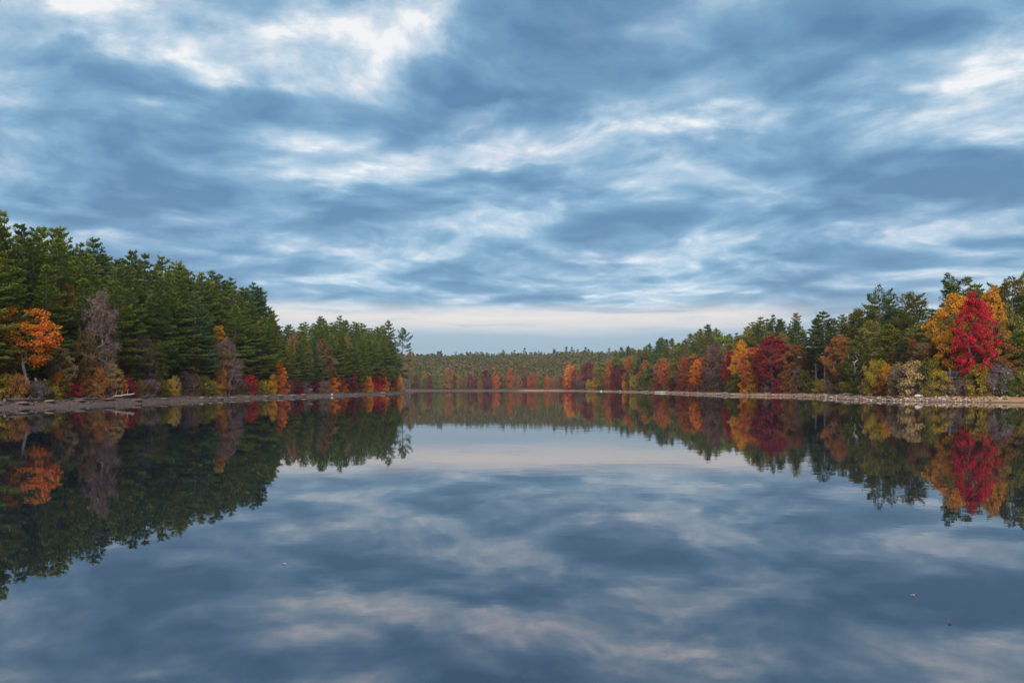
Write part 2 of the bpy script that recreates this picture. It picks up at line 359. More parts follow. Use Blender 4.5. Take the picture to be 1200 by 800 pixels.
def broad_shape(seed, H=12., R=3.5, bare=.25, clumps=130, leaves=70, leaf=.26, stems=1, rc=.75, twiggy=0.0, shape='oval', fine=True):
    """broadleaf tree or shrub: forking limbs that end in clumps of leaves"""
    rg = np.random.default_rng(seed)
    c = []
    lobes = [(rg.uniform(0, 2 * PI), rg.uniform(-.6, .9), rg.uniform(.12, .34)) for _ in range(7)]
    while len(c) < clumps:
        u = rg.random(); az = rg.uniform(0, 2 * PI)
        hz = bare + (1 - bare) * u
        if shape == 'oval': w = math.sin(PI * min(1, (u * .86 + .13))) ** .6
        elif shape == 'cone': w = (1 - u) ** .6 * min(1, .5 + 3 * u)
        elif shape == 'spread': w = math.sin(PI * min(1, u * .55 + .38)) ** .5 * (.35 + .85 * u) * 1.15
        else: w = (1 - u ** 2.2) ** .5 * (.75 + .3 * u)
        bump = 1 + sum(s * math.exp(-((math.remainder(az - a, 2 * PI)) / .7) ** 2 - ((2 * u - 1 - b) / .35) ** 2) for a, b, s in lobes) - .12
        r = R * w * bump * rg.random() ** (.38) * rg.uniform(.85, 1.05)
        c.append((r * math.cos(az), r * math.sin(az), H * hz * (1 + .04 * math.sin(3 * az + seed)) - (rc * .3)))
    c = np.array(c)
    # stems
    nodes, parent = [], []
    for s in range(stems):
        a = rg.uniform(0, 2 * PI); b = (.08 if stems == 1 else .16 if H > 5 else .35) * H
        top = H * (bare + .5 * (1 - bare)) if stems == 1 else H * .5
        m = 6; prev = -1
        bx, by = (0, 0) if stems == 1 else (rg.normal(0, .25), rg.normal(0, .25))
        for i in range(m):
            t = i / (m - 1)
            nodes.append((bx + math.cos(a) * b * t ** 1.3 + rg.normal(0, .03) * H * .2 * t, by + math.sin(a) * b * t ** 1.3 + rg.normal(0, .03) * H * .2 * t, -.25 + (top + .25) * t))
            parent.append(prev); prev = len(nodes) - 1
    nst = len(nodes)
    order = np.argsort(np.hypot(c[:, 0], c[:, 1]) + .35 * np.abs(c[:, 2] - H * bare))
    for ci in order:
        A = np.array(nodes); v = c[ci] - A
        cost = np.linalg.norm(v, axis=1) + 1.1 * np.clip(-v[:, 2] + .35 * np.hypot(v[:, 0], v[:, 1]), 0, None) + np.where(A[:, 2] < H * bare * .75, 3, 0)
        j = int(np.argmin(cost)); a, b = A[j], c[ci]
        ln = np.linalg.norm(b - a); prev = j
        for t in ((.5, 1) if ln > .8 else (1,)):
            p = a + (b - a) * t + rg.normal(0, .05, 3) * ln * (1 if t < 1 else 0); p[2] += .06 * ln * math.sin(PI * t)
            nodes.append(tuple(p)); parent.append(prev); prev = len(nodes) - 1
    N = np.array(nodes); cnt = np.ones(len(N))
    for i in range(len(N) - 1, -1, -1):
        if parent[i] >= 0: cnt[parent[i]] += cnt[i]
    rad = np.minimum(.018 * cnt ** .47 * (H / 12) ** .6 * (1.0 if fine else 1.3) + .004, H * .022)
    chains = []
    kids = {}
    for i, p in enumerate(parent): kids.setdefault(p, []).append(i)
    for i in range(len(N)):                                   # follow the thickest child as one chain
        if parent[i] >= 0 and max(kids[parent[i]], key=lambda q: cnt[q]) == i: continue
        ch = [i] if parent[i] < 0 else [parent[i], i]
        rr = [rad[i]] * len(ch); cur = i
        while cur in kids:
            cur = max(kids[cur], key=lambda q: cnt[q]); ch.append(cur); rr.append(rad[cur])
        if len(ch) > 1: chains.append((N[ch], rr))
    # twigs and leaves
    nT = int(10 * twiggy)
    if nT:
        for q in c:
            for _ in range(nT):
                d = unit(rg.normal(size=3) + np.array([0, 0, .8]) + .8 * unit(np.array([q[0], q[1], .0]))); L = rg.uniform(.5, 1.3) * rc * 1.5
                p2 = q + d * L * .5 + rg.normal(0, .08, 3)
                chains.append((np.array([q, p2, q + d * L + rg.normal(0, .1, 3)]), (.022, .016, .008)))
    tv, tq = tubes(chains, 5 if not nT else 3)
    m = leaves
    P = np.repeat(c, m, 0); n = len(P)
    q = unit(rg.normal(size=(n, 3))) * (rg.random(n) ** .45)[:, None] * (rc * np.repeat(rg.uniform(.6, 1.35, len(c)), m))[:, None]
    q[:, 2] *= .62; P = P + q
    D = unit(q + rg.normal(0, .6, (n, 3)) * rc); D[:, 2] -= .25; D = unit(D)
    V, Q = blades(P, D, rg.uniform(.7, 1.3, n) * leaf, rg.uniform(.7, 1.2, n) * leaf * .75, rg, .35)
    tint = np.clip(.5 * np.repeat(rg.random(len(c)), m) + .5 * rg.random(n), 0, 1)
    return mesh_from('limbs_%d' % seed, tv, tq, smooth=True), mesh_from('leaves_%d' % seed, V, Q, tint)

# unit-size stock; every tree is then scaled to its own height
SHAPES = {}
def stock():
    for i in range(6): SHAPES['pine', i] = (24., pine_shape(100 + i, 24, (4.9, 5.4, 4.6, 5.6, 5.0, 5.2)[i], (.10, .14, .08, .12, .16, .10)[i]))
    for i in range(4): SHAPES['openpine', i] = (24., pine_shape(140 + i, 24, (5.2, 4.8, 5.8, 5.0)[i], (.26, .30, .24, .28)[i], 1.3, .9, .52, .4))
    for i in range(2): SHAPES['barepine', i] = (22., pine_shape(160 + i, 22, 4.4, .40, 1.0, .0, .55))
    for i in range(4): SHAPES['farpine', i] = (24., pine_shape(180 + i, 24, 4.3, .12, .34, .0, 1.15))
    for i in range(5): SHAPES['maple', i] = (14., broad_shape(200 + i, 14, (4.0, 4.6, 3.6, 4.2, 3.8)[i], (.16, .2, .14, .12, .2)[i], 170, 85, .27))
    SHAPES['spread', 0] = (12., broad_shape(220, 12, 4.2, .40, 110, 85, .27, 2, .72, 0, 'spread'))
    SHAPES['spread', 1] = (12., broad_shape(221, 12, 4.4, .34, 120, 70, .27, 2, .75, 0, 'spread'))
    SHAPES['bigmaple', 0] = (16., broad_shape(226, 16, 5.0, .20, 250, 85, .24, 1, .62, 0, 'oval'))
    for i in range(3): SHAPES['twiggy', i] = (14., broad_shape(230 + i, 14, (3.6, 3.2, 3.8)[i], .10, 250, 8, .22, 2, .6, 1.4))
    for i in range(4): SHAPES['farmaple', i] = (14., broad_shape(240 + i, 14, 4.6, .10, 70, 34, .62, 1, 1.05, 0, ('oval', 'oval', 'dome', 'dome')[i], False))
    for i in range(5): SHAPES['shrub', i] = (3., broad_shape(260 + i, 3., (1.9, 2.2, 1.6, 2.4, 1.8)[i], .02, 60, 70, .17, 5, .42, 0, 'dome'))
    for i in range(3): SHAPES['twigshrub', i] = (3., broad_shape(280 + i, 3., (2.0, 2.3, 1.8)[i], .02, 80, 10, .15, 6, .38, .9, 'dome'))
stock()

# ---------------------------------------------------------------- things
REG = []       # everything with a label to be worked out: dict(root, bank, px, row, colour, kind, cat, label, group)
def plant(kind, shape, variant, x, y, H, width, colour, bark, cat, row, label=None, group=None, name=None, turn=None, dz=0.0, leafcol=None):
    """a tree or shrub: an Empty at its foot with the children trunk (or stems) and crown"""
    H0, (ms, ml) = SHAPES[shape, variant]
    root = bpy.data.objects.new(name or kind, None); root.empty_display_size = .5; C.objects.link(root)
    root.location = (x, y, gz(x, y) + dz)
    s = H / H0
    root.rotation_euler = (0, 0, rng.uniform(0, 2 * PI) if turn is None else turn)
    wd = width if width else 1.0
    root.scale = (s * wd, s * wd, s)
    for nm, me, mm in (('stems' if 'shrub' in kind else 'trunk', ms, BARK[bark] if bark in BARK else LEAF[bark]), ('crown', ml, LEAF[leafcol or colour])):
        if not me.materials: me.materials.append(None)
        o = bpy.data.objects.new(nm, me); C.objects.link(o); o.parent = root
        o.material_slots[0].link = 'OBJECT'; o.material_slots[0].material = mm
    px, py = proj(x, y, root.location.z)
    REG.append(dict(o=root, px=px, y=y, x=x, row=row, colour=colour, kind=kind, cat=cat, label=label, group=group, H=H, mark=None))
    return root
def skyline(px, tab): return float(np.interp(px, [a for a, b in tab], [b for a, b in tab]))
SKY_L = [(-60, 195), (0, 238), (12, 246), (30, 266), (45, 258), (60, 262), (75, 262), (88, 282), (100, 284), (118, 281), (130, 293), (143, 297), (155, 287), (165, 294), (178, 297), (188, 292),
         (200, 303), (215, 306), (230, 314), (245, 309), (258, 318), (270, 324), (285, 330), (297, 331), (308, 342), (318, 362), (324, 372), (330, 382), (350, 383), (360, 380), (377, 373), (388, 379), (398, 374),
         (412, 380), (420, 376), (432, 379), (445, 377), (456, 374), (463, 384), (473, 390), (480, 405)]
SKY_R = [(640, 408), (700, 409), (718, 405), (730, 407), (760, 402), (775, 398), (790, 398), (803, 396), (820, 384), (832, 381), (845, 390), (865, 392), (872, 384), (885, 369), (900, 368), (915, 374), (925, 376), (934, 362), (948, 371), (958, 374), (967, 364),
         (980, 372), (990, 366), (1003, 366), (1015, 364), (1030, 350), (1050, 354), (1068, 346), (1085, 356), (1100, 352), (1120, 340), (1150, 333), (1165, 334), (1185, 330), (1200, 328), (1300, 318)]

def tree_at(px, top, d, kind, shape, variant, colour, bark='dark', width=None, **k):
    """width in photograph pixels at the tree's distance"""
    x, y = on_shore(px, d)
    H = z_at(px, top, y) - gz(x, y)
    wd = None
    if width:
        H0 = SHAPES[shape, variant][0]
        me = SHAPES[shape, variant][1][1]
        if 'w' not in me:
            co = np.empty(len(me.vertices) * 3, np.float32); me.vertices.foreach_get('co', co); co = co.reshape(-1, 3)
            me['w'] = float(max(np.percentile(co[:, i], 98.5) - np.percentile(co[:, i], 1.5) for i in (0, 1)))
        wd = (width / 867 * y) / (me['w'] * H / H0)
    cat = {'pine': 'tree', 'maple': 'tree', 'bare': 'tree', 'shrub': 'shrub'}
    return plant(kind, shape, variant, x, y, H, wd, colour, bark, k.pop('cat'), k.pop('row', 0), **k)

def mark(root, phrase):
    REG[-1]['mark'] = phrase; return root

# ---- landmark trees, left bank
mark(tree_at(31, 366, 7.5, 'maple_tree', 'spread', 0, 'flame orange', 'grey', 66, cat='maple', label='flame orange maple on two pale leaning stems at the left end of the bank'), 'the flame orange maple')
mark(tree_at(70, 408, 7.0, 'oak_tree', 'maple', 0, 'tan', 'grey', 30, cat='oak', label='small tan and olive oak just beyond the flame orange maple'), 'the small tan oak')
mark(tree_at(118, 344, 6.8, 'bare_tree', 'twiggy', 0, 'rust', 'mauve grey', 42, cat='bare tree', label='tall half-bare mauve grey tree with a few orange leaves, against the left pines'), 'the bare mauve tree')
mark(tree_at(130, 424, 5.5, 'maple_tree', 'maple', 2, 'tan', 'grey', 26, cat='maple', label='low peach and yellow maple in front of the tall half-bare mauve tree'), 'the peach maple')
mark(tree_at(167, 392, 7.0, 'bare_tree', 'twiggy', 1, 'maroon', 'dark', 32, cat='bare tree', label='dark mauve bare tree standing among low pine boughs'), 'the dark bare tree')
mark(tree_at(257, 384, 7.5, 'maple_tree', 'maple', 3, 'golden', 'grey', 26, cat='maple', label='slender golden maple rising behind a mauve thicket on the left bank'), 'the golden maple')
mark(tree_at(264, 398, 5.5, 'bare_tree', 'twiggy', 2, 'rust', 'mauve grey', 40, cat='bare tree', label='mauve brown bare tree in front of the slender golden maple'), 'the brown bare tree')
mark(tree_at(300, 373, 13.5, 'maple_tree', 'maple', 1, 'golden', 'dark', 24, cat='maple', label='gold topped maple squeezed between tall pines near the forest corner'), 'the squeezed gold maple')
mark(tree_at(327, 424, 5.5, 'maple_tree', 'maple', 4, 'orange', 'grey', 16, cat='maple', label='little orange maple at the foot of the last tall pines'), 'the little orange maple')
mark(tree_at(378, 398, 8.0, 'oak_tree', 'maple', 0, 'brown', 'dark', 26, cat='oak', label='rust brown oak among the pines of the left point'), 'the rust oak')
mark(tree_at(472, 389, 4.0, 'open_pine', 'openpine', 0, 'dark green', 'dark', 20, cat='pine', label='ragged open pine leaning over the tip of the left point'), 'the ragged point pine')
tree_at(456, 375, 7.0, 'open_pine', 'barepine', 0, 'dark green', 'dark', 20, cat='pine', label='tall open pine second from the tip of the left point')
# ---- landmark trees, right bank
mark(tree_at(1141, 347, 7.0, 'maple_tree', 'bigmaple', 0, 'scarlet', 'dark', 43, cat='maple', label='brilliant scarlet maple beside the grey wooden deck'), 'the scarlet maple')
mark(tree_at(1120, 346, 13., 'maple_tree', 'maple', 1, 'golden', 'dark', 48, cat='maple', label='golden orange maple spreading out behind the scarlet one on its deck side'), 'the wide golden maple')
mark(tree_at(1162, 340, 14., 'maple_tree', 'maple', 3, 'golden', 'dark', 40, cat='maple', label='golden maple behind the scarlet one, on the side away from the deck'), 'the second golden maple')
mark(tree_at(1122, 331, 24, 'open_pine', 'openpine', 0, 'dark green', 'dark', 56, cat='pine', label='tall open pine with wide spread limbs, standing over the wide golden maple'), 'the spread-limbed pine')
mark(tree_at(1188, 331, 22, 'open_pine', 'openpine', 2, 'brown green', 'dark', 50, cat='pine', label='tall open pine at the right end of the skyline'), 'the end pine')
mark(tree_at(1030, 345, 20, 'open_pine', 'openpine', 1, 'dark green', 'dark', 42, cat='pine', label='dark open pine rising alone above the olive trees'), 'the lone dark pine')
mark(tree_at(1068, 347, 19, 'open_pine', 'openpine', 3, 'brown green', 'dark', 42, cat='pine', label='brownish open pine with a flattened crown between the two tallest open pines'), 'the flat brown pine')
mark(tree_at(1003, 364, 16, 'oak_tree', 'maple', 0, 'olive green', 'dark', 40, cat='oak', label='broad olive oak touched with orange at the top, behind the white birch'), 'the broad olive oak')
mark(tree_at(1042, 382, 11, 'oak_tree', 'maple', 4, 'olive green', 'dark', 44, cat='oak', label='yellow olive oak below the lone dark open pine'), 'the yellow olive oak')
mark(tree_at(983, 394, 10, 'oak_tree', 'maple', 2, 'rust', 'grey', 36, cat='oak', label='rust pink oak between the bare-trunked pines and the white birch'), 'the rust pink oak')
mark(tree_at(1004, 400, 7, 'birch_tree', 'maple', 0, 'olive green', 'birch', 26, cat='birch', label='white-stemmed birch with olive yellow leaves near the stony beach'), 'the white birch')
mark(tree_at(967, 364, 9.0, 'tall_pine', 'barepine', 0, 'dark green', 'grey', 34, cat='pine', label='tall pine with a bare pale trunk, next to the rust pink oak'), 'the bare-trunked pine')
tree_at(956, 374, 8.5, 'tall_pine', 'barepine', 1, 'blue green', 'grey', 28, cat='pine', label='blue green pine with a pale lower trunk, one beyond the tall bare-trunked pine')
mark(tree_at(906, 396, 7.5, 'maple_tree', 'bigmaple', 0, 'crimson', 'dark', 46, cat='maple', label='broad crimson maple, the widest red tree half way along the right bank'), 'the broad crimson maple')
mark(tree_at(884, 408, 6.5, 'maple_tree', 'maple', 1, 'coral', 'dark', 34, cat='maple', label='red orange maple leaning against the broad crimson one'), 'the red orange maple')
mark(tree_at(869, 400, 9.0, 'maple_tree', 'maple', 2, 'golden', 'dark', 22, cat='maple', label='narrow golden maple showing above the red orange one'), 'the narrow golden maple')
mark(tree_at(839, 401, 7.5, 'bare_tree', 'twiggy', 0, 'crimson', 'dark', 28, cat='bare tree', label='thinning wine red tree with grey limbs showing through'), 'the thinning red tree')
tree_at(838, 408, 9.5, 'maple_tree', 'maple', 3, 'maroon', 'dark', 26, cat='maple', label='dark wine maple right behind the thinning red tree')
mark(tree_at(856, 412, 7, 'maple_tree', 'maple', 0, 'crimson', 'dark', 18, cat='maple', label='small crimson maple between the thinning wine red tree and the golden one'), 'the small crimson maple')
mark(tree_at(817, 422, 6.0, 'maple_tree', 'maple', 4, 'orange', 'dark', 16, cat='maple', label='bright orange maple, near side of the coral pair'), 'the bright orange maple')
mark(tree_at(804, 419, 7.0, 'maple_tree', 'maple', 3, 'coral', 'dark', 22, cat='maple', label='rounded coral maple touching the bright orange one'), 'the rounded coral maple')
mark(tree_at(778, 420, 7.0, 'maple_tree', 'maple', 1, 'coral', 'grey', 15, cat='maple', label='slim coral maple standing behind the grey rowboats'), 'the slim coral maple')
mark(tree_at(737, 420, 7.0, 'maple_tree', 'farmaple', 0, 'coral', 'dark', 13, cat='maple', label='red pink maple with a yellow shrub at its foot'), 'the red pink maple')
mark(tree_at(713, 423, 7.0, 'maple_tree', 'farmaple', 1, 'coral', 'dark', 10, cat='maple', label='narrow coral maple in the far bend of the right bank'), 'the far coral maple')
mark(tree_at(690, 424, 7.0, 'maple_tree', 'farmaple', 2, 'maroon', 'dark', 16, cat='maple', label='dark wine maple behind the white boat'), 'the dark wine maple')
mark(tree_at(668, 428, 7.0, 'maple_tree', 'farmaple', 3, 'orange', 'dark', 12, cat='maple', label='vivid orange maple in the corner where the far shore meets the right bank'), 'the vivid corner maple')
mark(tree_at(625, 436, 7.0, 'maple_tree', 'farmaple', 0, 'coral', 'dark', 9, cat='maple', label='coral orange maple in the middle of the far shore'), 'the coral maple')
mark(tree_at(597, 431, 8.0, 'maple_tree', 'farmaple', 1, 'coral', 'dark', 9, cat='maple', label='small red maple highest among the far-shore colours'), 'the far-shore red maple')
mark(tree_at(570, 433, 7.0, 'maple_tree', 'farmaple', 2, 'maroon', 'dark', 10, cat='maple', label='wine brown maple on the far shore, below the dark ridge'), 'the far-shore wine maple')
mark(tree_at(526, 430, 7.0, 'maple_tree', 'farmaple', 3, 'rust', 'dark', 9, cat='maple', label='pinkish rust tree on the far shore beyond the left point'), 'the far-shore rust tree')
MARKED = [(r['px'], r['y'], r['x']) for r in REG]

tree_at(3, 247, 15, 'pine_tree', 'pine', 3, 'mid green', 'dark', 52, cat='pine', label='tallest pine of all, at the left edge above the flame orange maple')
tree_at(-16, 228, 13, 'pine_tree', 'pine', 1, 'dark green', 'dark', 56, cat='pine', label='dark green pine cut through by the left edge of the view')
# ---- other pines, rank after rank
def near_mark(px, y, tol):
    return any(abs(px - a) < tol and abs(y - b) < 9 for a, b, c in MARKED)
PINE_NO = [0]
HIDDEN = {74, 84, 86, 89, 92, 94, 104, 105, 131, 133, 136, 139, 143, 144, 145, 147, 149, 150, 151, 153, 154, 155, 156, 157, 158, 159, 164, 178, 180, 182, 184, 185, 186, 187, 188, 189, 190, 191, 192, 193, 199, 201, 206, 207, 208, 209, 210, 215, 217, 225, 226, 228, 229, 230, 231, 235, 237, 238, 239, 241, 245, 250, 251, 252, 253, 255, 256, 260, 265, 270, 275, 281, 283, 284, 285, 286, 287, 289, 295, 299, 300, 301, 302, 312, 313, 315, 316, 331, 335, 336, 339, 341, 345, 346, 347, 348, 361, 363, 366, 368, 369, 372, 374, 378, 380, 382, 383, 384, 386, 387, 388, 397, 398}
def pines(side, d, y0, y1, step, row, tab, fac, keep=1.0, colours=('dark green', 'mid green', 'mid green', 'blue green'), seed=0):
    rg = np.random.default_rng(900 + row * 10 + (side > 0) + seed)
    y = y0
    while y < y1:
        yy = y + rg.normal(0, step * .16)
        xs = np.linspace(0, 150, 1501) * side; L = land(xs, np.full(1501, yy))
        dd = d + rg.normal(0, 1.0); x = xs[int(np.argmax(L >= dd))]; miss = L.max() < dd
        y += step * rg.uniform(.8, 1.2)
        px, _ = proj(x, yy, CAMH)
        if rg.random() > keep or miss or px < -45 or px > 1245: continue
        tgt = skyline(px, tab) + 0.0
        H = (z_at(px, tgt, yy) - gz(x, yy)) * fac * (rg.uniform(.90, 1.03) if yy < 225 and side < 0 else rg.uniform(.82, 1.06))
        if fac == 1.0: H = min(H, 33)
        H = max(H, 11)
        if near_mark(px, yy, 5) : continue
        v = int(rg.integers(0, 6)); shape = 'pine'
        if yy > 440: shape, v = 'farpine', v % 4
        col = colours[int(rg.integers(0, len(colours)))]
        wd = rg.uniform(.92, 1.28) * (24 / H) ** .25
        PINE_NO[0] += 1
        if PINE_NO[0] in HIDDEN: continue
        plant('pine_tree', shape, v, x, yy, H, wd, col, 'dark', 'pine', row)['no'] = PINE_NO[0]
# pines that nothing in view shows are left out again (numbered in planting order)
GL = ('dark green', 'mid green', 'mid green', 'mid green', 'blue green')
pines(-1, 9.5, 80, 420, 5.6, 1, SKY_L, .78, colours=GL)
pines(-1, 15.5, 84, 424, 5.8, 2, SKY_L, .94, colours=GL)
pines(-1, 22.5, 88, 424, 5.8, 3, SKY_L, 1.0, colours=GL)
pines(-1, 30, 100, 424, 9.0, 4, SKY_L, 1.0, colours=GL)
GR = ('dark green', 'mid green', 'brown green', 'brown green', 'blue green')
pines(1, 13, 128, 560, 9.0, 1, SKY_R, .66, .8, GR)
pines(1, 20, 128, 620, 7.5, 2, SKY_R, .84, .9, GR)
pines(1, 28, 134, 250, 7.5, 3, SKY_R, .97, 1.0, GR)
pines(1, 28, 250, 680, 13, 3, SKY_R, .99, 1.0, GR, seed=3)
pines(1, 38, 150, 600, 9., 4, SKY_R, .98, 1.0, GR)
pines(1, 24, 130, 240, 5.6, 3, SKY_R, 1.0, 1.0, GR, seed=5)

# ---- broadleaf trees between the pines of the right bank
def broads(px0, px1, n, d, cols, row, fac, tab, seed, wpx=1.0):
    rg = np.random.default_rng(seed)
    for i in range(n):
        px = px0 + (px1 - px0) * (i + .5 + rg.uniform(-.3, .3)) / n
        x, y = on_shore(px, d + rg.normal(0, .8))
        if near_mark(px, y, 4): continue
        H = (z_at(px, skyline(px, tab), y) - gz(x, y)) * fac * rg.uniform(.85, 1.1)
        H = min(max(H, 5), 20 if fac < .9 else 26)
        sh, v = ('maple', int(rg.integers(0, 5))) if y < 330 else ('farmaple', int(rg.integers(0, 4)))
        col = cols[int(rg.integers(0, len(cols)))]
        plant('oak_tree' if col in ('rust', 'brown', 'olive green', 'tan', 'brown green', 'mid green') else 'maple_tree', sh, v, x, y, H, rg.uniform(.9, 1.2) * (1.15 if H < 12 else .95), col, 'dark', 'oak' if col in ('rust', 'brown', 'olive green', 'tan', 'brown green', 'mid green') else 'maple', row)
broads(735, 880, 17, 11.0, ['olive green', 'rust', 'coral', 'orange', 'rust', 'maroon', 'crimson'], 1, .60, SKY_R, 31)
broads(735, 890, 13, 26, ['olive green', 'brown green', 'mid green', 'brown green'], 3, .98, SKY_R, 37)
broads(740, 925, 12, 15.5, ['olive green', 'brown green', 'olive green', 'mid green', 'brown'], 2, .86, SKY_R, 32)
broads(925, 1200, 15, 11.5, ['olive green', 'rust', 'olive green', 'brown green', 'golden', 'tan'], 1, .52, SKY_R, 33)
broads(985, 1210, 10, 16.5, ['olive green', 'brown green', 'mid green'], 2, .74, SKY_R, 34)
broads(672, 745, 12, 8.5, ['maroon', 'olive green', 'coral', 'brown', 'rust', 'crimson'], 0, .62, SKY_R, 35)
broads(672, 745, 8, 16, ['olive green', 'brown green', 'brown'], 2, .9, SKY_R, 36)
# broadleaf colour in the left forest
for px, top, d, w, col in ((60, 326, 14, 26, 'rust'), (80, 334, 14, 22, 'golden'), (100, 388, 6.5, 26, 'brown'), (4, 402, 8, 16, 'coral'), (185, 400, 8.5, 18, 'olive green'), (345, 388, 10, 14, 'brown'),
                           (360, 400, 8.5, 12, 'olive green'), (407, 392, 9.5, 14, 'brown'), (428, 426, 8, 14, 'brown'), (445, 432, 7, 14, 'maroon'), (340, 398, 12, 12, 'rust'), (150, 396, 8, 14, 'brown'),
                           (225, 396, 8.5, 14, 'brown'), (392, 436, 6.5, 12, 'rust'), (413, 430, 6.5, 12, 'maroon'), (458, 434, 6.5, 12, 'rust'), (480, 412, 8, 12, 'brown')):
    tree_at(px, top, d, 'oak_tree' if col in ('rust', 'brown', 'olive green') else 'maple_tree', 'maple', int(px) % 5, col, 'dark', w, cat='oak' if col in ('rust', 'brown', 'olive green') else 'maple', row=1)

# ---- the front of the far shore
rg = np.random.default_rng(77)
for i in range(58):
    px = 486 + i * 3.3 + rg.uniform(-1, 1)
    if px > 672: break
    x, y = on_shore(px, 7 + rg.uniform(0, 6))
    if near_mark(px, y, 3.0): continue
    u = px < 560
    cols = (['dark green', 'brown green', 'maroon', 'brown', 'rust', 'maroon', 'brown'] if u else ['maroon', 'coral', 'rust', 'brown', 'rust', 'olive green', 'maroon', 'brown green'])
    col = cols[int(rg.integers(0, len(cols)))]
    pin = col in ('mid green', 'brown green') and rg.random() < .6
    H = rg.uniform(15, 21) if pin or col in ('dark green', 'mid green', 'brown green') else rg.uniform(9, 16)
    plant('pine_tree' if pin else 'oak_tree' if col in ('rust', 'brown', 'olive green', 'brown green', 'mid green') else 'maple_tree', 'farpine' if pin else 'farmaple', i % 4, x, y, H, rg.uniform(.8, 1.1) * (1.1 if pin else .72), col, 'dark',
          'pine' if pin else 'oak' if col in ('rust', 'brown', 'olive green', 'brown green', 'mid green') else 'maple', 0)

# ---- shrubs along the banks:  px, height in px, colour, width in px
SHRUBS = [(-12, 22, 'yellow', 26), (9, 24, 'yellow', 24), (22, 14, 'brown', 18), (37, 17, 'mauve grey', 30), (53, 18, 'olive green', 18), (60, 13, 'yellow', 16), (127, 22, 'coral', 14), (141, 20, 'orange', 12), (116, 30, 'rust', 16), (98, 14, 'scarlet', 8), (68, 26, 'orange', 14), (20, 26, 'rust', 16), (72, 16, 'olive green', 16), (81, 21, 'scarlet', 16), (92, 20, 'rust', 22), (102, 24, 'rust', 20),
          (112, 20, 'tan', 18), (121, 15, 'mauve grey', 18), (135, 18, 'yellow', 18), (143, 16, 'olive green', 12), (150, 20, 'crimson', 16), (158, 14, 'maroon', 14), (164, 15, 'yellow', 12), (176, 16, 'brown', 20), (188, 16, 'olive green', 18), (199, 16, 'yellow', 14),
          (206, 20, 'tan', 10), (215, 22, 'mauve grey', 20), (228, 20, 'brown', 16), (239, 18, 'olive green', 20), (249, 14, 'yellow', 16), (258, 26, 'rust', 16), (271, 26, 'mauve grey', 22), (282, 14, 'brown', 12), (292, 19, 'crimson', 18), (301, 14, 'olive green', 10), (309, 13, 'yellow', 12),
          (319, 18, 'golden', 10), (330, 18, 'coral', 12), (338, 12, 'maroon', 12), (347, 14, 'maroon', 14), (357, 12, 'mauve grey', 14), (368, 12, 'maroon', 12), (380, 12, 'brown', 12), (390, 14, 'orange', 12), (401, 15, 'coral', 12), (412, 12, 'maroon', 12), (422, 13, 'rust', 12),
          (432, 15, 'orange', 10), (441, 16, 'scarlet', 12), (450, 15, 'coral', 10), (459, 16, 'crimson', 10), (468, 18, 'golden', 9), (475, 12, 'brown', 8),
          (1212, 24, 'olive green', 22), (1196, 24, 'brown green', 20), (1183, 20, 'dark green', 20), (1172, 30, 'mauve grey', 24), (1160, 20, 'tan', 12), (1146, 30, 'yellow', 26), (1136, 12, 'brown', 10), (1098, 26, 'yellow', 20), (1088, 20, 'tan', 16),
          (1090, 36, 'olive green', 26), (1072, 34, 'tan', 30), (1108, 15, 'brown', 16), (1117, 11, 'tan', 12), (1128, 17, 'mauve grey', 16), (1083, 26, 'tan', 20), (1058, 26, 'brown', 22), (1034, 20, 'rust', 18), (1048, 18, 'golden', 18), (1062, 24, 'maroon', 20), (1078, 18, 'mauve grey', 18), (1052, 30, 'tan', 20), (1043, 22, 'rust', 16), (1027, 34, 'yellow', 26), (1038, 28, 'golden', 16), (1017, 18, 'tan', 14), (1008, 14, 'olive green', 16),
          (1000, 12, 'olive green', 12), (990, 12, 'yellow', 12), (979, 10, 'brown', 12), (971, 12, 'brown', 10), (961, 13, 'yellow', 16), (953, 13, 'olive green', 12), (943, 22, 'olive green', 12), (936, 26, 'brown', 10), (929, 14, 'rust', 10), (921, 22, 'rust', 16), (912, 14, 'crimson', 12), (902, 16, 'maroon', 14),
          (894, 14, 'crimson', 10), (882, 18, 'golden', 18), (872, 14, 'orange', 10), (862, 18, 'olive green', 18), (853, 12, 'olive green', 8), (844, 10, 'maroon', 10), (835, 10, 'brown', 10), (826, 12, 'maroon', 8), (812, 12, 'coral', 9), (800, 11, 'crimson', 9), (788, 12, 'maroon', 8), (770, 12, 'crimson', 8),
          (764, 12, 'olive green', 9), (752, 14, 'olive green', 10), (743, 15, 'yellow', 10), (733, 13, 'golden', 7), (724, 16, 'maroon', 9), (718, 12, 'crimson', 6), (708, 11, 'brown', 6), (699, 14, 'golden', 9), (690, 10, 'yellow', 6), (680, 11, 'maroon', 7), (667, 11, 'scarlet', 6)]
rg = np.random.default_rng(5)
for i, (px, hp, col, wp) in enumerate(SHRUBS):
    twig = col in ('mauve grey',) or (col in ('maroon', 'brown', 'tan') and i % 2)
    sh, v = ('twigshrub', i % 3) if twig else ('shrub', i % 5)
    x, y = on_shore(px, 5.4 + rg.uniform(-.6, .8))
    top = proj(x, y, gz(x, y))[1] - hp * 1.22
    tree_at(px, top, float(land(x, y)), 'shrub', sh, v, col, 'mauve grey' if twig else 'dark', wp * 1.12, cat='shrub', row=0)
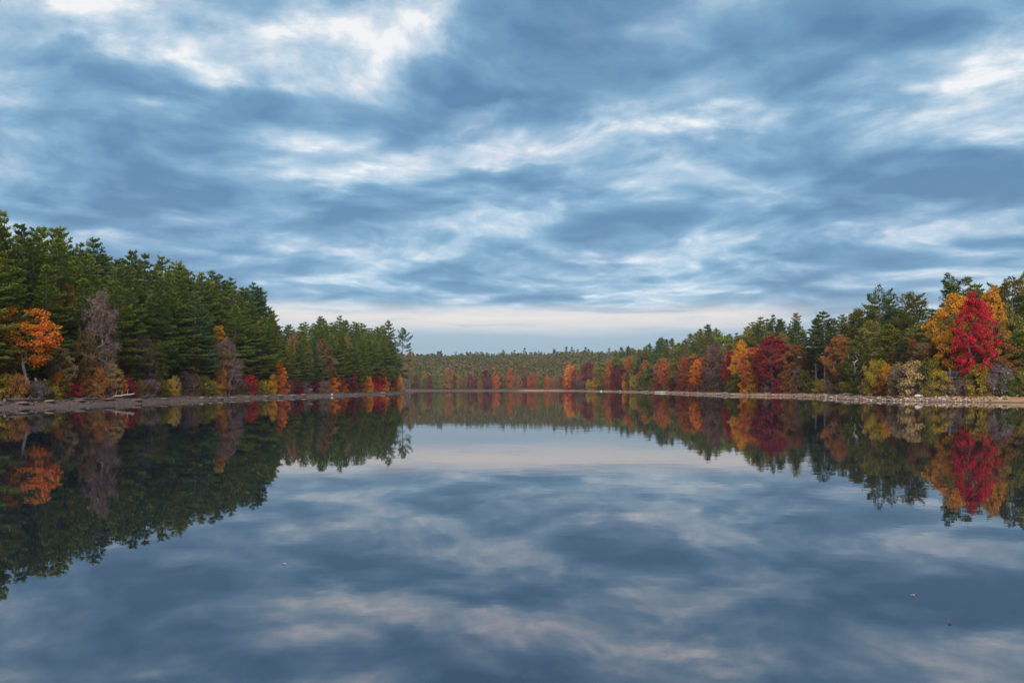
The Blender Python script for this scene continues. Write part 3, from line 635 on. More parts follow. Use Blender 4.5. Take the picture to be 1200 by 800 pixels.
# low growth at the forest's edge: one mass that nobody could count
def undergrowth():
    rg = np.random.default_rng(12); VV, QQ, off = [], [], 0
    P = []
    for side, y0, y1 in ((-1, 76, 420), (1, 126, 760)):
        n = 4200 if side < 0 else 6500
        yy = y0 + (y1 - y0) * rg.random(n) ** 1.3
        xs = np.linspace(0, 140, 281)
        for Y in yy:
            L = land(xs * side, np.full(281, Y)); i = int(np.argmax(L >= (5.0 if side < 0 else 5.9) + abs(rg.normal(0, 3.0))))
            if i == 0: continue
            P.append((xs[i] * side + rg.normal(0, .3), Y))
    for X in rg.uniform(-150, 80, 1500):
        P.append((X, 808 + abs(rg.normal(0, 4))))
    P = np.array(P); Z = ground(P[:, 0], P[:, 1])
    m = 16; n = len(P) * m
    sc = np.repeat(rg.uniform(.4, 1.3, len(P)) * np.where(P[:, 1] > 350, 1.5, 1), m)
    Q = np.repeat(np.column_stack([P, Z]), m, 0)
    q = rg.normal(0, .42, (n, 3)) * sc[:, None]; q[:, 2] = np.abs(q[:, 2]) * 1.3
    D = unit(rg.normal(0, .6, (n, 3)) + np.array([0, 0, .7]))
    V, F_ = blades(Q + q, D, .34 * sc * rg.uniform(.7, 1.3, n), .2 * sc, rg, .3)
    o = bpy.data.objects.new('undergrowth', mesh_from('undergrowth', V, F_, np.repeat(rg.random(len(P)), m))); C.objects.link(o)
    o.data.materials.append(leaf_material('undergrowth', (.05, .045, .025), (.13, .07, .035), (.22, .15, .035)))
    o['kind'] = 'stuff'; o['label'] = 'low brown and yellow undergrowth along the edge of the woods'; o['category'] = 'undergrowth'
undergrowth()

# ---- the far-off wood on the hill: reads as one mass
def far_wood():
    rg = np.random.default_rng(40); VV, TT, off = [], [], 0
    tm = []
    for i in range(5):                                         # template crowns, unit height
        conif = i < 2
        n = 110
        if conif:
            t = rg.random(n) ** .8; r = .20 * (1 - t) ** .8 * (.5 + .5 * rg.random(n)) + .01
        else:
            t = .25 + .75 * rg.random(n); r = .27 * np.sin(PI * np.clip((t - .18) / .84, 0.02, .98)) ** .5 * (.6 + .4 * rg.random(n))
        a = rg.uniform(0, 2 * PI, n)
        P = np.column_stack([r * np.cos(a), r * np.sin(a), t])
        D = unit(np.column_stack([np.cos(a), np.sin(a), np.full(n, .1)]) + rg.normal(0, .5, (n, 3)))
        V, _ = blades(P - D * .04, D, np.full(n, .10) * rg.uniform(.7, 1.3, n), np.full(n, .075), rg, .3)
        tm.append(V.reshape(n, 4, 3))
    pts = []
    for Y in np.arange(820, 1420, 9.5):
        hw = 330 if Y < 1000 else 400
        for X in np.arange(-hw, hw * .75, 8.5): pts.append((X + rg.normal(0, 2.5), Y + rg.normal(0, 3)))
    for Y in np.arange(440, 810, 12):                          # wood behind both banks
        for X in np.arange(-430, -290, 12): pts.append((X + rg.normal(0, 3), Y + rg.normal(0, 3)))
    pts = np.array(pts); L = land(pts[:, 0], pts[:, 1]); pts = pts[L > 14]; Z = ground(pts[:, 0], pts[:, 1])
    for (x, y), z in zip(pts, Z):
        patch = .5 + .5 * math.sin(x * .021 + 1.4 * math.sin(y * .013)) * math.sin(y * .011 + x * .006 + 1)
        conif = rg.random() < .50 + .12 * patch
        t = tm[int(rg.integers(0, 2)) if conif else int(rg.integers(2, 5))]
        H = rg.uniform(15, 20) * (1.15 if conif else .95) * (1.3 if conif and rg.random() < .05 else 1) * (1 + .18 * math.sin(x * .05 + y * .02) * math.sin(x * .017)); a = rg.uniform(0, 2 * PI); c, s = math.cos(a), math.sin(a)
        w = 1.0
        V = np.empty_like(t); V[..., 0] = (t[..., 0] * c - t[..., 1] * s) * H * w + x; V[..., 1] = (t[..., 0] * s + t[..., 1] * c) * H * w + y; V[..., 2] = t[..., 2] * H + z - .5
        base = .14 + .26 * patch + rg.uniform(0, .12) if conif else .38 + .26 * patch + rg.uniform(0, .10) + (.18 if rg.random() < .10 else 0)
        VV.append(V.reshape(-1, 3)); TT.append(np.clip(base + rg.normal(0, .03, len(t)), 0, 1))
    V = np.concatenate(VV); n = len(V) // 4
    o = bpy.data.objects.new('forest', mesh_from('forest', V, np.arange(4 * n).reshape(n, 4), np.concatenate(TT))); C.objects.link(o)
    m, k, out = mat('far_leaves'); at = k.new('ShaderNodeAttribute', attribute_name='tint')
    col = k.ramp(at.outputs['Fac'], [(0, (.036, .055, .022, 1)), (.4, (.080, .080, .030, 1)), (.52, (.105, .080, .034, 1)), (.68, (.145, .070, .038, 1)), (.8, (.24, .07, .035, 1)), (.9, (.20, .04, .04, 1)), (1, (.36, .15, .03, 1))])
    d = k.new('ShaderNodeBsdfDiffuse'); k.put(d.inputs[0], col); k.l.new(d.outputs[0], out.inputs[0])
    o.data.materials.append(m); o['kind'] = 'stuff'; o['label'] = 'mixed green and rust woods covering the low hill beyond the far shore'; o['category'] = 'woods'
far_wood()

# ---------------------------------------------------------------- ground and water
def axis(parts):
    out = []
    for a, b, s in parts: out += list(np.arange(a, b, s))
    return np.array(out + [parts[-1][1]])
def build_ground():
    xs = axis([(-1600, -400, 60), (-400, -110, 8), (-110, -72, 2), (-72, -52, .5), (-52, 60, 6), (60, 112, .6), (112, 150, 3), (150, 420, 10), (420, 1600, 60)])
    ys = axis([(-500, -40, 12), (-40, 76, 3), (76, 200, .7), (200, 440, 1.5), (440, 788, 5), (788, 816, 1), (816, 1500, 14), (1500, 3200, 80)])
    X, Y = np.meshgrid(xs, ys); Z = ground(X.ravel(), Y.ravel()).reshape(X.shape)
    rg = np.random.default_rng(3); L = land(X.ravel(), Y.ravel()).reshape(X.shape)
    Z += np.where((L > -.5) & (L < 12), rg.normal(0, .05, X.shape), 0)
    V = np.column_stack([X.ravel(), Y.ravel(), Z.ravel()]); w = len(xs); h = len(ys)
    i = (np.arange(h - 1)[:, None] * w + np.arange(w - 1)[None]).ravel()
    o = bpy.data.objects.new('ground', mesh_from('ground', V, np.stack([i, i + 1, i + w + 1, i + w], 1), smooth=True)); C.objects.link(o); o['kind'] = 'structure'
    m, k, out = mat('shore_ground')
    g = k.new('ShaderNodeNewGeometry'); sp = k.new('ShaderNodeSeparateXYZ'); k.l.new(g.outputs['Position'], sp.inputs[0])
    pos = g.outputs['Position']
    n1 = k.noise(pos, .35, 5, .6); n2 = k.noise(pos, 2.3, 6, .65); n3 = k.noise(pos, 9.0, 3, .6)
    vo = k.new('ShaderNodeTexVoronoi', feature='F1'); k.put(vo.inputs['Vector'], pos); vo.inputs['Scale'].default_value = 3.2
    gravel = k.ramp(k.m('ADD', k.m('MULTIPLY', n2, .6), k.m('MULTIPLY', vo.outputs['Distance'], .5)), [(.2, (.06, .040, .034, 1)), (.45, (.13, .086, .070, 1)), (.65, (.21, .145, .120, 1)), (.85, (.32, .24, .205, 1))])
    litter = k.ramp(n2, [(.3, (.035, .022, .014, 1)), (.5, (.085, .045, .024, 1)), (.7, (.16, .085, .035, 1))])
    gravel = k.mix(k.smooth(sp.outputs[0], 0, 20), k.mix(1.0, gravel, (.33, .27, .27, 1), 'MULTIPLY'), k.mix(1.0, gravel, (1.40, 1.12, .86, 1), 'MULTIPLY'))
    wet = k.mix(n3, (.030, .022, .020, 1), (.065, .048, .042, 1))
    zz = k.m('ADD', sp.outputs[2], k.m('MULTIPLY', k.m('SUBTRACT', n1, .5), .5))
    col = k.mix(k.smooth(zz, .95, 1.35), gravel, litter)
    # strip of tawny grass on the nearest part of the right beach
    gr = k.m('MULTIPLY', k.smooth(sp.outputs[0], 84, 89), k.m('SUBTRACT', 1.0, k.smooth(sp.outputs[1], 150, 160)))
    gr = k.m('MULTIPLY', gr, k.smooth(zz, .12, .3))
    tawny = k.ramp(n2, [(.3, (.14, .085, .035, 1)), (.55, (.24, .15, .055, 1)), (.75, (.34, .20, .10, 1))])
    col = k.mix(k.m('MULTIPLY', gr, .85), col, tawny)
    col = k.mix(k.smooth(k.m('SUBTRACT', k.m('MULTIPLY', k.m('SUBTRACT', n1, .5), .10), sp.outputs[2]), -.20, -.06), col, wet)
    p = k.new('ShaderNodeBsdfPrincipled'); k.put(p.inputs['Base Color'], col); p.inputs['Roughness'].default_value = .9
    b = k.new('ShaderNodeBump'); b.inputs['Strength'].default_value = .7; b.inputs['Distance'].default_value = .15; k.put(b.inputs['Height'], n2); k.l.new(b.outputs[0], p.inputs['Normal'])
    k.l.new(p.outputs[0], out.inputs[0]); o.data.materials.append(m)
build_ground()
def build_water():
    V = [(-1590, -490, 0), (1590, -490, 0), (1590, 3190, 0), (-1590, 3190, 0)]
    o = bpy.data.objects.new('water', mesh_from('water', V, [(0, 1, 2, 3)])); C.objects.link(o); o['kind'] = 'structure'
    m, k, out = mat('lake_water'); g = k.new('ShaderNodeNewGeometry')
    mp = k.new('ShaderNodeMapping'); mp.inputs['Scale'].default_value = (1.0, 1.35, 1); k.l.new(g.outputs['Position'], mp.inputs[0])
    a = k.noise(mp.outputs[0], .55, 3, .5); b_ = k.noise(mp.outputs[0], 2.6, 3, .5); c = k.noise(g.outputs['Position'], .035, 2, .5)
    h = k.m('ADD', k.m('MULTIPLY', a, .8), k.m('MULTIPLY', b_, .12))
    h = k.m('MULTIPLY', h, k.m('ADD', .35, k.m('MULTIPLY', k.smooth(c, .4, .65), .9)))
    p = k.new('ShaderNodeBsdfPrincipled'); p.inputs['Base Color'].default_value = (.007, .011, .018, 1); p.inputs['Roughness'].default_value = .012; p.inputs['IOR'].default_value = WATER_IOR; p.inputs['Specular Tint'].default_value = (1.0, .95, .98, 1)
    b = k.new('ShaderNodeBump'); b.inputs['Strength'].default_value = 1.0; b.inputs['Distance'].default_value = .0045; k.put(b.inputs['Height'], h); k.l.new(b.outputs[0], p.inputs['Normal'])
    k.l.new(p.outputs[0], out.inputs[0]); o.data.materials.append(m)
WATER_IOR = 3.4
build_water()

# ---------------------------------------------------------------- stones
def stone_mesh(seed, sub=2):
    bm = bmesh.new(); bmesh.ops.create_icosphere(bm, subdivisions=sub, radius=.5)
    rg = np.random.default_rng(seed); pl = unit(rg.normal(size=(7, 3))); ds = rg.uniform(.28, .46, 7)
    for v in bm.verts:
        p = np.array(v.co)
        for q, d in zip(pl, ds):
            e = p @ q - d
            if e > 0: p = p - q * e * .85
        v.co = p * (1 + rg.normal(0, .02))
        v.co.z *= .8
    V = np.array([v.co[:] for v in bm.verts]); Fc = np.array([[v.index for v in f.verts] for f in bm.faces]); bm.free()
    return V, Fc
SV = [stone_mesh(i) for i in range(6)]; SVL = [stone_mesh(i + 20, 1) for i in range(4)]
def pebbles():
    rg = np.random.default_rng(21); VV, QQ, TT, off = [], [], [], 0
    def put(n, side, y0, y1, dmax, smin, smax, pw=1.0):
        nonlocal off
        xs = np.linspace(0, 140, 561)
        for _ in range(n):
            Y = y0 + (y1 - y0) * rg.random() ** pw; L = land(xs * side, np.full(561, Y)); i = int(np.argmax(L >= dmax * rg.random() ** 1.1 - .2))
            x, y = xs[i] * side + rg.normal(0, .1), Y
            s = smin * (smax / smin) ** (rg.random() ** 1.8); V, Fc = SVL[int(rg.integers(0, 4))]
            a = rg.uniform(0, 2 * PI); c, sn = math.cos(a), math.sin(a); V = V * s * np.array([1, rg.uniform(.7, 1), rg.uniform(.5, .9)])
            W = np.column_stack([V[:, 0] * c - V[:, 1] * sn + x, V[:, 0] * sn + V[:, 1] * c + y, V[:, 2] + gz(x, y) + s * .12])
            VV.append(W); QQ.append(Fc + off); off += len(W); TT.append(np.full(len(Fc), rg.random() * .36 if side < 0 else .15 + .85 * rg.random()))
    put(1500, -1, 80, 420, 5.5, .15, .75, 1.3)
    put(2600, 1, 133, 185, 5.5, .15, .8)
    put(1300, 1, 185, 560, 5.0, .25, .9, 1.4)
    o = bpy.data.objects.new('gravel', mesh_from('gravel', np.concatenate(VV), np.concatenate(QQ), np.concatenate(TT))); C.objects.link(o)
    m, k, out = mat('gravel_stone'); at = k.new('ShaderNodeAttribute', attribute_name='tint'); tc = k.new('ShaderNodeTexCoord')
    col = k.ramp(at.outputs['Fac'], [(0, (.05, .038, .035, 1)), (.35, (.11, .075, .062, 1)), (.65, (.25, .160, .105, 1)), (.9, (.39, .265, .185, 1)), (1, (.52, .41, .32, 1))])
    col = k.mix(k.m('MULTIPLY', k.noise(tc.outputs['Object'], 5.0, 4, .6), .5), col, (.10, .08, .07, 1))
    p = k.new('ShaderNodeBsdfDiffuse'); k.put(p.inputs[0], col); k.l.new(p.outputs[0], out.inputs[0]); o.data.materials.append(m)
    o['kind'] = 'stuff'; o['label'] = 'loose pinkish stones strewn along both beaches'; o['category'] = 'stones'
pebbles()
def thing(o, label, cat, group=None):
    o['label'] = label; o['category'] = cat
    if group: o['group'] = group
SM = [mesh_from('boulder_%d' % i, V, Fc) for i, (V, Fc) in enumerate(SV)]
def boulder(px, d, wpx, hpx, colour, label=None):
    x, y = on_shore(px, d); me = SM[int(abs(px) * 7) % 6]
    if not me.materials: me.materials.append(None)
    o = bpy.data.objects.new('boulder', me); C.objects.link(o); o.material_slots[0].link = 'OBJECT'; o.material_slots[0].material = STONE[colour]
    w = wpx / 867 * y; h = hpx / 867 * y
    o.scale = (w, w * .8, h * 1.25); o.location = (x, y, gz(x, y) + h * .3); o.rotation_euler = (0, 0, px * 1.7)
    REG.append(dict(o=o, px=px, y=y, x=x, row=0, colour=colour, kind='boulder', cat='boulder', label=label, group='boulders along the waterline', H=h, mark=None))
BOULD = [(-5, 2.0, 16, 5, 'brown'), (26, 2.5, 15, 4.5, 'dark'), (58, 2.8, 14, 4.5, 'brown'), (92, 2.4, 18, 4, 'brown'), (128, 2.2, 14, 3.5, 'dark'), (160, 1.6, 18, 4.5, 'brown'), (192, 2.0, 13, 3, 'brown'), (236, .8, 9, 4.5, 'brown'), (247, 1.2, 8, 3.5, 'brown'), (258, .8, 10, 3.5, 'brown'), (273, 1.2, 12, 2.6, 'brown'), (290, .8, 9, 2.6, 'brown'), (312, .8, 9, 3, 'brown'), (328, 1.2, 10, 3.6, 'brown'), (343, 1.0, 12, 3.2, 'brown'), (355, 1.6, 8, 2.8, 'brown'), (389, .8, 4.5, 3.4, 'pale'), (371, 1.2, 6, 2, 'brown'), (416, 1.2, 6, 1.8, 'brown'), (476, 1.0, 5, 2, 'brown'),
         (1192, 5.0, 2.6, 3.2, 'pale'), (1178, 2.0, 6, 2.4, 'brown'), (1131, 1.0, 4, 2.6, 'pale'), (1117, 2.5, 6, 2.8, 'pinkish'), (1105, 1.2, 7, 3, 'pale'), (1092, 4.8, 3.6, 2.8, 'pale'), (1086, 1.4, 7, 3, 'pinkish'), (1075, 2.4, 6, 2.8, 'grey'), (1062, 1.6, 8, 3, 'pale'), (1051, 3.2, 6, 2.6, 'pinkish'),
         (1043, 5.0, 9, 5.5, 'grey'), (1030, 1.4, 9, 3, 'pale'), (1020, 3.0, 8, 2.5, 'grey'), (1012, 1.0, 7, 2.6, 'pinkish'), (1001, 2.5, 8, 2.6, 'grey'), (992, 1.2, 7, 2.4, 'pale'), (981, 2.0, 7, 2.6, 'pinkish'), (974, .8, 6, 2.6, 'pale'), (967, 1.6, 7, 3.2, 'pale'), (962, 1.0, 4, 3, 'grey'),
         (930, 1.0, 5, 1.8, 'grey'), (905, 1.0, 5, 1.8, 'pale'), (882, 1.2, 5, 1.8, 'pinkish'), (858, 1.0, 7, 2.6, 'pale'), (850, 1.4, 6, 2.8, 'grey'), (842, .8, 5, 2, 'pinkish'), (826, 1.0, 4, 1.6, 'grey'), (806, 1.0, 3.6, 1.8, 'pale'), (759, 1.2, 4, 2, 'grey'), (727, 1.0, 4, 1.6, 'pale')]
for a in BOULD: boulder(*a)

# ---------------------------------------------------------------- driftwood logs
def log(px, d, lenpx, rad, ang, tilt, colour, label, branches=0):
    x, y = on_shore(px, d); L = lenpx / 867 * y; rg = np.random.default_rng(int(abs(px)))
    s = np.linspace(-.5, .5, 9)
    P = np.column_stack([s * L, rg.normal(0, .03, 9) * L * .3, rad + rg.normal(0, .04, 9)]); ch = [(P, rad * (1.1 - .5 * (s + .5)))]
    V, Q = tubes(ch, 8)
    ends = np.array([[0, 1, 2, 3], [4, 5, 6, 7], [0, 3, 4, 7]]); Q = np.concatenate([Q, ends, ends + 64])
    root = bpy.data.objects.new('driftwood_log', mesh_from('log', V, Q, smooth=False)); C.objects.link(root)
    root.data.materials.append(BARK[colour]); root.location = (x, y, gz(x, y) + .12); root.rotation_euler = (0, math.radians(-tilt), math.radians(ang))
    for b in range(branches):
        t = -.3 + .7 * (b + .5) / branches; p0 = np.array([t * L, 0, rad]); p1 = p0 + np.array([rg.uniform(.3, .9), rg.normal(0, .6), rg.uniform(.6, 1.3)]) * L * .14
        bv, bq = tubes([(np.array([p0, (p0 + p1) / 2 + rg.normal(0, .05, 3), p1]), np.array([rad * .4, rad * .28, rad * .12]))], 5)
        bo = bpy.data.objects.new('branch', mesh_from('log_branch', bv, bq)); bo.data.materials.append(BARK[colour]); C.objects.link(bo); bo.parent = root
    thing(root, label, 'log')
log(136, 4.0, 40, .16, 12, 9, 'grey', 'pale fallen tree slanting down to the water below the peach maple', 4)
log(30, 3.2, 60, .20, 84, 0, 'dark', 'dark weathered log lying on the bank below the flame orange maple', 1)
log(100, 3.6, 50, .17, 80, 0, 'brown' if 'brown' in BARK else 'dark', 'dark log on the bank below the half-bare mauve tree', 1)
log(175, 3.8, 34, .16, 86, 1, 'dark', 'dark log on the bank below the dark bare tree', 0)
log(449, 1.0, 12, .22, 78, 0, 'grey', 'pale stranded log near the tip of the left point', 2)
log(1006, 5.2, 44, .13, -72, 0, 'grey', 'long grey log along the top of the stony beach', 0)
log(1030, 5.6, 26, .14, -60, 0, 'birch', 'short pale log near the long grey one above the stony beach', 0)

# ---------------------------------------------------------------- boats
def boat(name, x, y, rz, L, W, H, upside, hullmat, label, tilt=0):
    """clinker rowboat hull with keel, gunwale and thwarts"""
    root = bpy.data.objects.new(name, None); C.objects.link(root); root.location = (x, y, gz(x, y) + (H if upside else .05)); root.rotation_euler = (math.radians(180 + tilt) if upside else math.radians(tilt), 0, math.radians(rz))
    nS, nR = 15, 11; V = []
    for i in range(nS):
        t = i / (nS - 1); wy = W / 2 * (math.sin(PI * (.16 + .84 * (1 - t))) ** .6 if t > .0 else .82) if t < .999 else .02
        wy = W / 2 * (1 - max(0, (t - .45) / .55) ** 2.2) * (.86 + .14 * math.sin(PI * min(1, t * 1.6))) + .015
        sheer = H * (1 + .22 * t ** 2 + .06 * (1 - t) ** 2); keel = .04 + H * .35 * max(0, (t - .8) / .2) ** 2
        for j in range(nR):
            a = -1 + 2 * j / (nR - 1); zz = keel + (sheer - keel) * abs(a) ** 1.9; V.append((-L / 2 + L * t, wy * math.copysign(abs(a) ** .62, a), zz))
    Q = [(i * nR + j, i * nR + j + 1, (i + 1) * nR + j + 1, (i + 1) * nR + j) for i in range(nS - 1) for j in range(nR - 1)]
    V = np.array(V); n = len(V); V2 = V * np.array([.985, .96, 1]) + np.array([0, 0, .025]); V2[:, 2] = np.minimum(V2[:, 2], V[:, 2] + .02)
    Q = Q + [(d + n, c + n, b + n, a + n) for a, b, c, d in Q]
    for i in range(nS - 1):                                   # close the rim
        for j in (0, nR - 1): Q.append((i * nR + j, (i + 1) * nR + j, (i + 1) * nR + j + n, i * nR + j + n))
    VV = list(map(tuple, np.concatenate([V, V2]))); Q = Q + [(j, j + 1, n + j + 1, n + j) for j in range(nR - 1)]
    def part(nm, v, q, m):
        o = bpy.data.objects.new(nm, mesh_from(nm, v, q)); o.data.materials.append(m); C.objects.link(o); o.parent = root; return o
    hull = part('hull', VV, Q, hullmat)
    tb = V[:nR]; tr = [(p[0] - .0, p[1], p[2]) for p in tb]; m_ = len(tr)
    tv = tr + [(p[0] - .03, p[1], p[2]) for p in tr]
    part('transom', tv, [(j, j + 1, nR - 2 - j, nR - 1 - j) for j in range(nR // 2)] + [(m_ + nR - 1 - j, m_ + nR - 2 - j, m_ + j + 1, m_ + j) for j in range(nR // 2)], hullmat)
    g = [V[i * nR + j] + np.array([0, (.02 if j else -.02), 0]) for j in (0, nR - 1) for i in range(nS)]
    gv, gq = tubes([(np.array(g[:nS]), np.full(nS, .025)), (np.array(g[nS:]), np.full(nS, .025))], 5); part('gunwale', gv, gq, DARKWOOD)
    kv, kq = tubes([(np.array([V[i * nR + nR // 2] - np.array([0, 0, .025]) for i in range(nS)]), np.full(nS, .022))], 4); part('keel', kv, kq, DARKWOOD)
    for t in (.28, .55):
        i = int(t * (nS - 1)); wy = abs(V[i * nR][1]) * .96; xx = V[i * nR][0]; zz = H * .72
        b = np.array([(xx - .12, -wy, zz), (xx + .12, -wy, zz), (xx + .12, wy, zz), (xx - .12, wy, zz)]); b2 = b + np.array([0, 0, .025])
        part('thwart', np.concatenate([b, b2]), [(3, 2, 1, 0), (4, 5, 6, 7), (0, 1, 5, 4), (1, 2, 6, 5), (2, 3, 7, 6), (3, 0, 4, 7)], DARKWOOD)
    thing(root, label, 'rowboat')
x, y = on_shore(1079, 4.8); boat('rowboat', x, y, 24, 2.2, 1.2, .42, True, WHITE, 'white rowboat lying upside down above the stony beach near the deck')
x, y = on_shore(705, 1.6); boat('rowboat', x, y, 70, 3.6, 1.4, .5, True, WHITE, 'white rowboat turned over on the far right shore', 0)
x, y = on_shore(771, 1.2); boat('rowboat', x, y, 12, 3.8, 1.4, .5, True, GREYPAINT, 'grey upturned rowboat, the farther of the two below the slim coral maple')
x, y = on_shore(777, 1.2); boat('rowboat', x, y, 160, 3.8, 1.4, .5, True, GREYPAINT, 'grey upturned rowboat, the nearer of the two below the slim coral maple')

# ---------------------------------------------------------------- grey deck on posts
def bar(a, b, w=.12, h=None):
    a, b = Vector(a), Vector(b); h = h or w; d = (b - a).normalized(); up = Vector((0, 0, 1)) if abs(d.z) < .9 else Vector((0, 1, 0))
    s = d.cross(up).normalized() * w / 2; u = s.cross(d).normalized() * h / 2
    V = [p + i * s + j * u for p in (a, b) for i, j in ((-1, -1), (1, -1), (1, 1), (-1, 1))]
    return np.array([v[:] for v in V]), np.array([(0, 1, 2, 3), (7, 6, 5, 4), (0, 4, 5, 1), (1, 5, 6, 2), (2, 6, 7, 3), (3, 7, 4, 0)])
def bars(lst):
    VV, QQ, off = [], [], 0
    for a in lst:
        v, q = bar(*a); VV.append(v); QQ.append(q + off); off += 8
    return np.concatenate(VV), np.concatenate(QQ)
def deck():
    x, y = on_shore(1118, 8.6); z = gz(x, y); fl = z_at(1118, 441.5, y) - z
    root = bpy.data.objects.new('wooden_deck', None); C.objects.link(root); root.location = (x, y, z); root.rotation_euler = (0, 0, math.radians(-12))
    def part(nm, lst, m, par=root):
        v, q = bars(lst); o = bpy.data.objects.new(nm, mesh_from(nm, v, q)); o.data.materials.append(m); C.objects.link(o); o.parent = par; return o
    W, D = 1.95, 1.5
    for px in (-W + .1, 0, W - .1):
        for py in (-D + .1, D - .1): part('post', [((px, py, -.4), (px, py, fl - .27))], WOOD)
    for px, tall in ((-W + .06, 1.0), (-W * .62, 1.7), (0, 1.0), (W - .06, 1.0)):
        rp = part('rail_post', [((px, -D + .06, fl), (px, -D + .06, fl + tall))], WOOD)
    part('joists', [((-W, -D + .1, fl - .16), (W, -D + .1, fl - .16), .08, .2), ((-W, D - .1, fl - .16), (W, D - .1, fl - .16), .08, .2)], WOOD)
    part('floor_boards', [((-W, -D + .07 + i * .148, fl - .03), (W, -D + .07 + i * .148, fl - .03), .135, .05) for i in range(20)], WOOD)
    part('railing', [((-W, -D + .06, fl + 1.02), (W, -D + .06, fl + 1.02), .09, .05), ((-W, -D + .06, fl + .2), (W, -D + .06, fl + .2), .05, .05)] + [((-W + .2 + i * .16, -D + .06, fl + .22), (-W + .2 + i * .16, -D + .06, fl + 1.0), .035) for i in range(25)], WOOD)
    part('side_railing', [((W - .06, -D + .06, fl + 1.02), (W - .06, D, fl + 1.02), .09, .05), ((-W + .06, -D + .1, fl + 1.02), (-W + .06, D, fl + 1.02), .09, .05)], WOOD)
    st = part('staircase', [((-.9, -D - .05, fl - .1), (-.9, -D - 2.0, .05), .05, .22), ((.1, -D - .05, fl - .1), (.1, -D - 2.0, .05), .05, .22)], WOOD)
    n = 8
    for i in range(n):
        t = (i + .7) / n; part('step', [((-.87, -D - .05 - 1.95 * t, fl * (1 - t) + .02), (.07, -D - .05 - 1.95 * t, fl * (1 - t) + .02), .26, .04)], WOOD, st)
    thing(root, 'grey wooden deck raised on posts with railing and stairs, beside the scarlet maple', 'deck')
    return x, y, z + fl
dx, dy, dz_ = deck()
# ---------------------------------------------------------------- specks floating on the near water
def floating(px, py, s, colour, label, cat):
    d = pdir(px, py); t = -CAMH / d.z; x, y = d.x * t, d.y * t
    bm = bmesh.new(); n = 12; c = bm.verts.new((0, 0, .004)); r = []
    for i in range(n):
        a = 2 * PI * i / n; rr = s * (.55 + .45 * (math.cos(5 * a / 2) ** 2)) ; r.append(bm.verts.new((rr * math.cos(a) * 1.3, rr * math.sin(a), .006 + .012 * (i % 3) / 2)))
    for i in range(n): bm.faces.new((c, r[i], r[(i + 1) % n]))
    me = bpy.data.meshes.new('floating_leaf'); bm.to_mesh(me); bm.free()
    o = bpy.data.objects.new('floating_leaf', me); C.objects.link(o); o.location = (x, y, 0.004); me.materials.append(colour); thing(o, label, cat)
floating(1070, 698, .022, STONE['pale'], 'small pale leaf floating on the water below the scarlet reflection', 'leaf')
floating(1113, 730, .022, LEAF['rust'], 'small rust brown leaf floating on the near water', 'leaf')
floating(334, 661, .018, GREYPAINT, 'tiny pale leaf floating below the reflected forest corner', 'leaf')

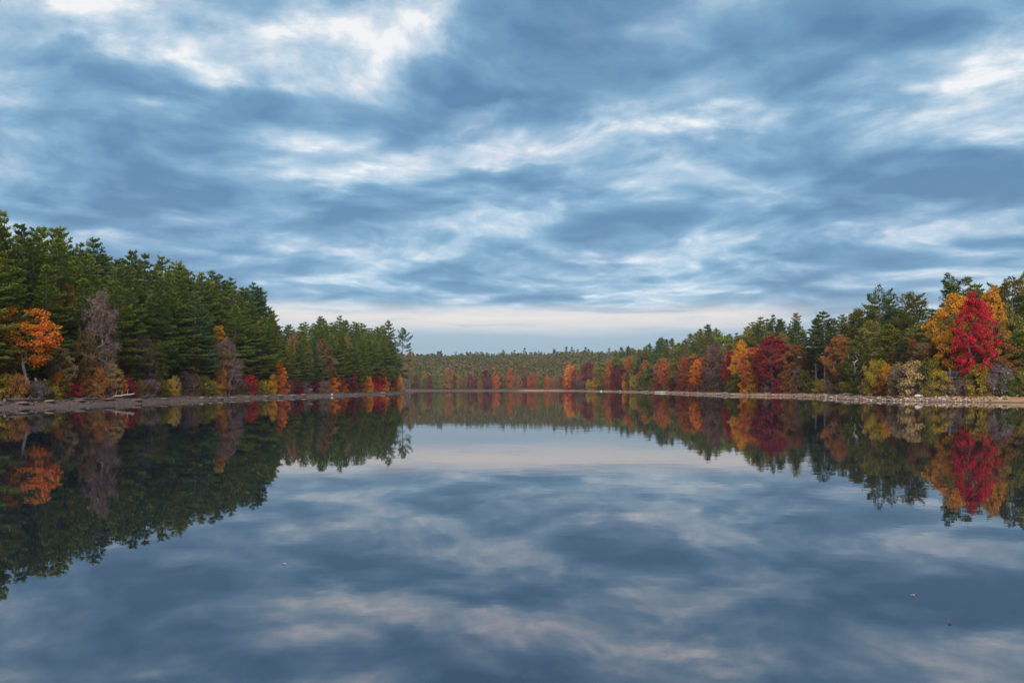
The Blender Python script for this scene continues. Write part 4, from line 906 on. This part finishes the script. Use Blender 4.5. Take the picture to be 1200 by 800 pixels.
# ---------------------------------------------------------------- names in words for every plant and boulder
ORD = ['first', 'second', 'third', 'fourth', 'fifth', 'sixth', 'seventh', 'eighth', 'ninth', 'tenth', 'eleventh', 'twelfth', 'thirteenth', 'fourteenth', 'fifteenth', 'sixteenth', 'seventeenth', 'eighteenth', 'nineteenth', 'twentieth', 'twenty-first', 'twenty-second', 'twenty-third', 'twenty-fourth', 'twenty-fifth']
def bank(r): return 'far' if r['y'] > 760 else ('left' if r['x'] < 0 else 'right')
def along(r): return r['px'] if bank(r) == 'far' else r['y']
def write_labels():
    ranks = {0: 'at the front', 1: 'in the second rank', 2: 'in the third rank', 3: 'in the fourth rank', 4: 'in the rearmost rank'}
    nouns = {'pine_tree': 'pine', 'oak_tree': 'oak', 'maple_tree': 'maple', 'open_pine': 'open pine', 'shrub': 'shrub', 'boulder': 'boulder', 'bare_tree': 'bare tree'}
    for r in REG:
        r['b'] = bank(r); r['s'] = along(r)
    marks = {b: sorted([(r['s'], r['mark']) for r in REG if r['mark'] and r['b'] == b]) for b in ('left', 'right', 'far')}
    groups = {}
    for r in REG:
        if r['label']: continue
        col = r['colour'] if r['kind'] != 'boulder' else {'dark': 'dark brown'}.get(r['colour'], r['colour'])
        if r['kind'] in ('shrub', 'boulder'): ph = '%s %s' % (col, nouns[r['kind']])
        else: ph = '%s %s %s' % (col, nouns[r['kind']], ranks[r['row']])
        # the stretch between two landmark trees
        ms = marks[r['b']]; below = [m for m in ms if m[0] <= r['s']]; above = [m for m in ms if m[0] > r['s']]
        if below: key = (ph, below[-1][1], 1)
        else: key = (ph, above[0][1], -1)
        groups.setdefault((key, r['b']), []).append(r)
    for (key, b), rs in groups.items():
        ph, mk, sg = key; rs.sort(key=lambda r: r['s'] * sg)
        for i, r in enumerate(rs):
            if b == 'far': rel = 'to the right of' if sg > 0 else 'to the left of'
            else: rel = 'beyond' if sg > 0 else 'nearer than'
            if b == 'far' and r['kind'] not in ('shrub', 'boulder'): ph = ph.replace(' at the front', '')
            r['label'] = ('%s, %s %s %s' % (ph, ORD[i], rel, mk)) if len(rs) > 1 else '%s, the %s %s' % (ph, 'next ' + rel, mk) if b != 'far' else '%s, alone %s %s' % (ph, rel, mk)
            r['label'] = r['label'].replace('the next nearer than', 'just nearer than').replace('the next beyond', 'the only one beyond').replace('the only one beyond', 'alone beyond')
    used = {}
    for r in REG:
        o = r['o']; o['label'] = r['label']; o['category'] = r['cat']
        used.setdefault(r['label'], []).append(r)
        g = r['group']
        if not g:
            g = {'pine': 'pines along the %s' , 'maple': 'maples along the %s', 'oak': 'oaks along the %s', 'shrub': 'shrubs along the %s'}.get(r['cat'])
            if g: g = g % {'left': 'left bank', 'right': 'right bank', 'far': 'far shore'}[r['b']]
        if g: o['group'] = g
    dup = {k: len(v) for k, v in used.items() if len(v) > 1}
    for r in REG:
        if len(r['label'].replace(',', '').split()) > 16: print('LONG', r['label'])
    print('PLANTS', len(REG), 'duplicate labels', dup)
write_labels()
for r in REG:
    if 'no' in r['o']: del r['o']['no']

# ---------------------------------------------------------------- light, camera, render
def build_haze():
    bm = bmesh.new(); bmesh.ops.create_cube(bm, size=1)
    for v in bm.verts: v.co = Vector((v.co.x * 3400, v.co.y * 3900 + 1350, (-6 if v.co.z < 0 else 110)))
    me = bpy.data.meshes.new('haze'); bm.to_mesh(me); bm.free()
    o = bpy.data.objects.new('haze', me); C.objects.link(o); o['kind'] = 'stuff'; o['label'] = 'thin evening haze over the whole lake'; o['category'] = 'haze'
    m, k, out = mat('haze'); v = k.new('ShaderNodeVolumePrincipled'); v.inputs['Density'].default_value = HAZE; v.inputs['Color'].default_value = (.80, .86, .95, 1)
    k.l.new(v.outputs[0], out.inputs[1]); me.materials.append(m)
HAZE = 0.00006
build_haze()
build_world()
sl = bpy.data.lights.new('sun', 'SUN'); sl.energy = SUN; sl.angle = math.radians(50); sl.color = (1.0, .93, .85)
so = bpy.data.objects.new('sun', sl); C.objects.link(so)
sd = Vector((math.sin(SUN_AZ) * math.cos(SUN_EL), math.cos(SUN_AZ) * math.cos(SUN_EL), math.sin(SUN_EL)))
so.rotation_euler = sd.to_track_quat('Z', 'Y').to_euler(); so.location = (0, -20, 60)
S = bpy.context.scene
cam = bpy.data.cameras.new('camera'); co = bpy.data.objects.new('camera', cam); C.objects.link(co); S.camera = co
cam.sensor_width = 36; cam.lens = 36 * F; cam.clip_end = 8000; cam.clip_start = .1
co.location = (0, 0, CAMH); co.rotation_euler = (PI / 2, 0, 0); cam.shift_y = (HORIZON - 400) / 1200
S.view_settings.view_transform = 'Standard'; S.view_settings.look = 'None'; S.view_settings.exposure = EXPOSURE; S.view_settings.gamma = 1; S.view_settings.use_curve_mapping = False
S.render.engine = 'CYCLES'; S.cycles.max_bounces = 6; S.cycles.diffuse_bounces = 3; S.cycles.glossy_bounces = 3; S.cycles.transmission_bounces = 3
S.cycles.use_denoising = True; S.cycles.volume_bounces = 0
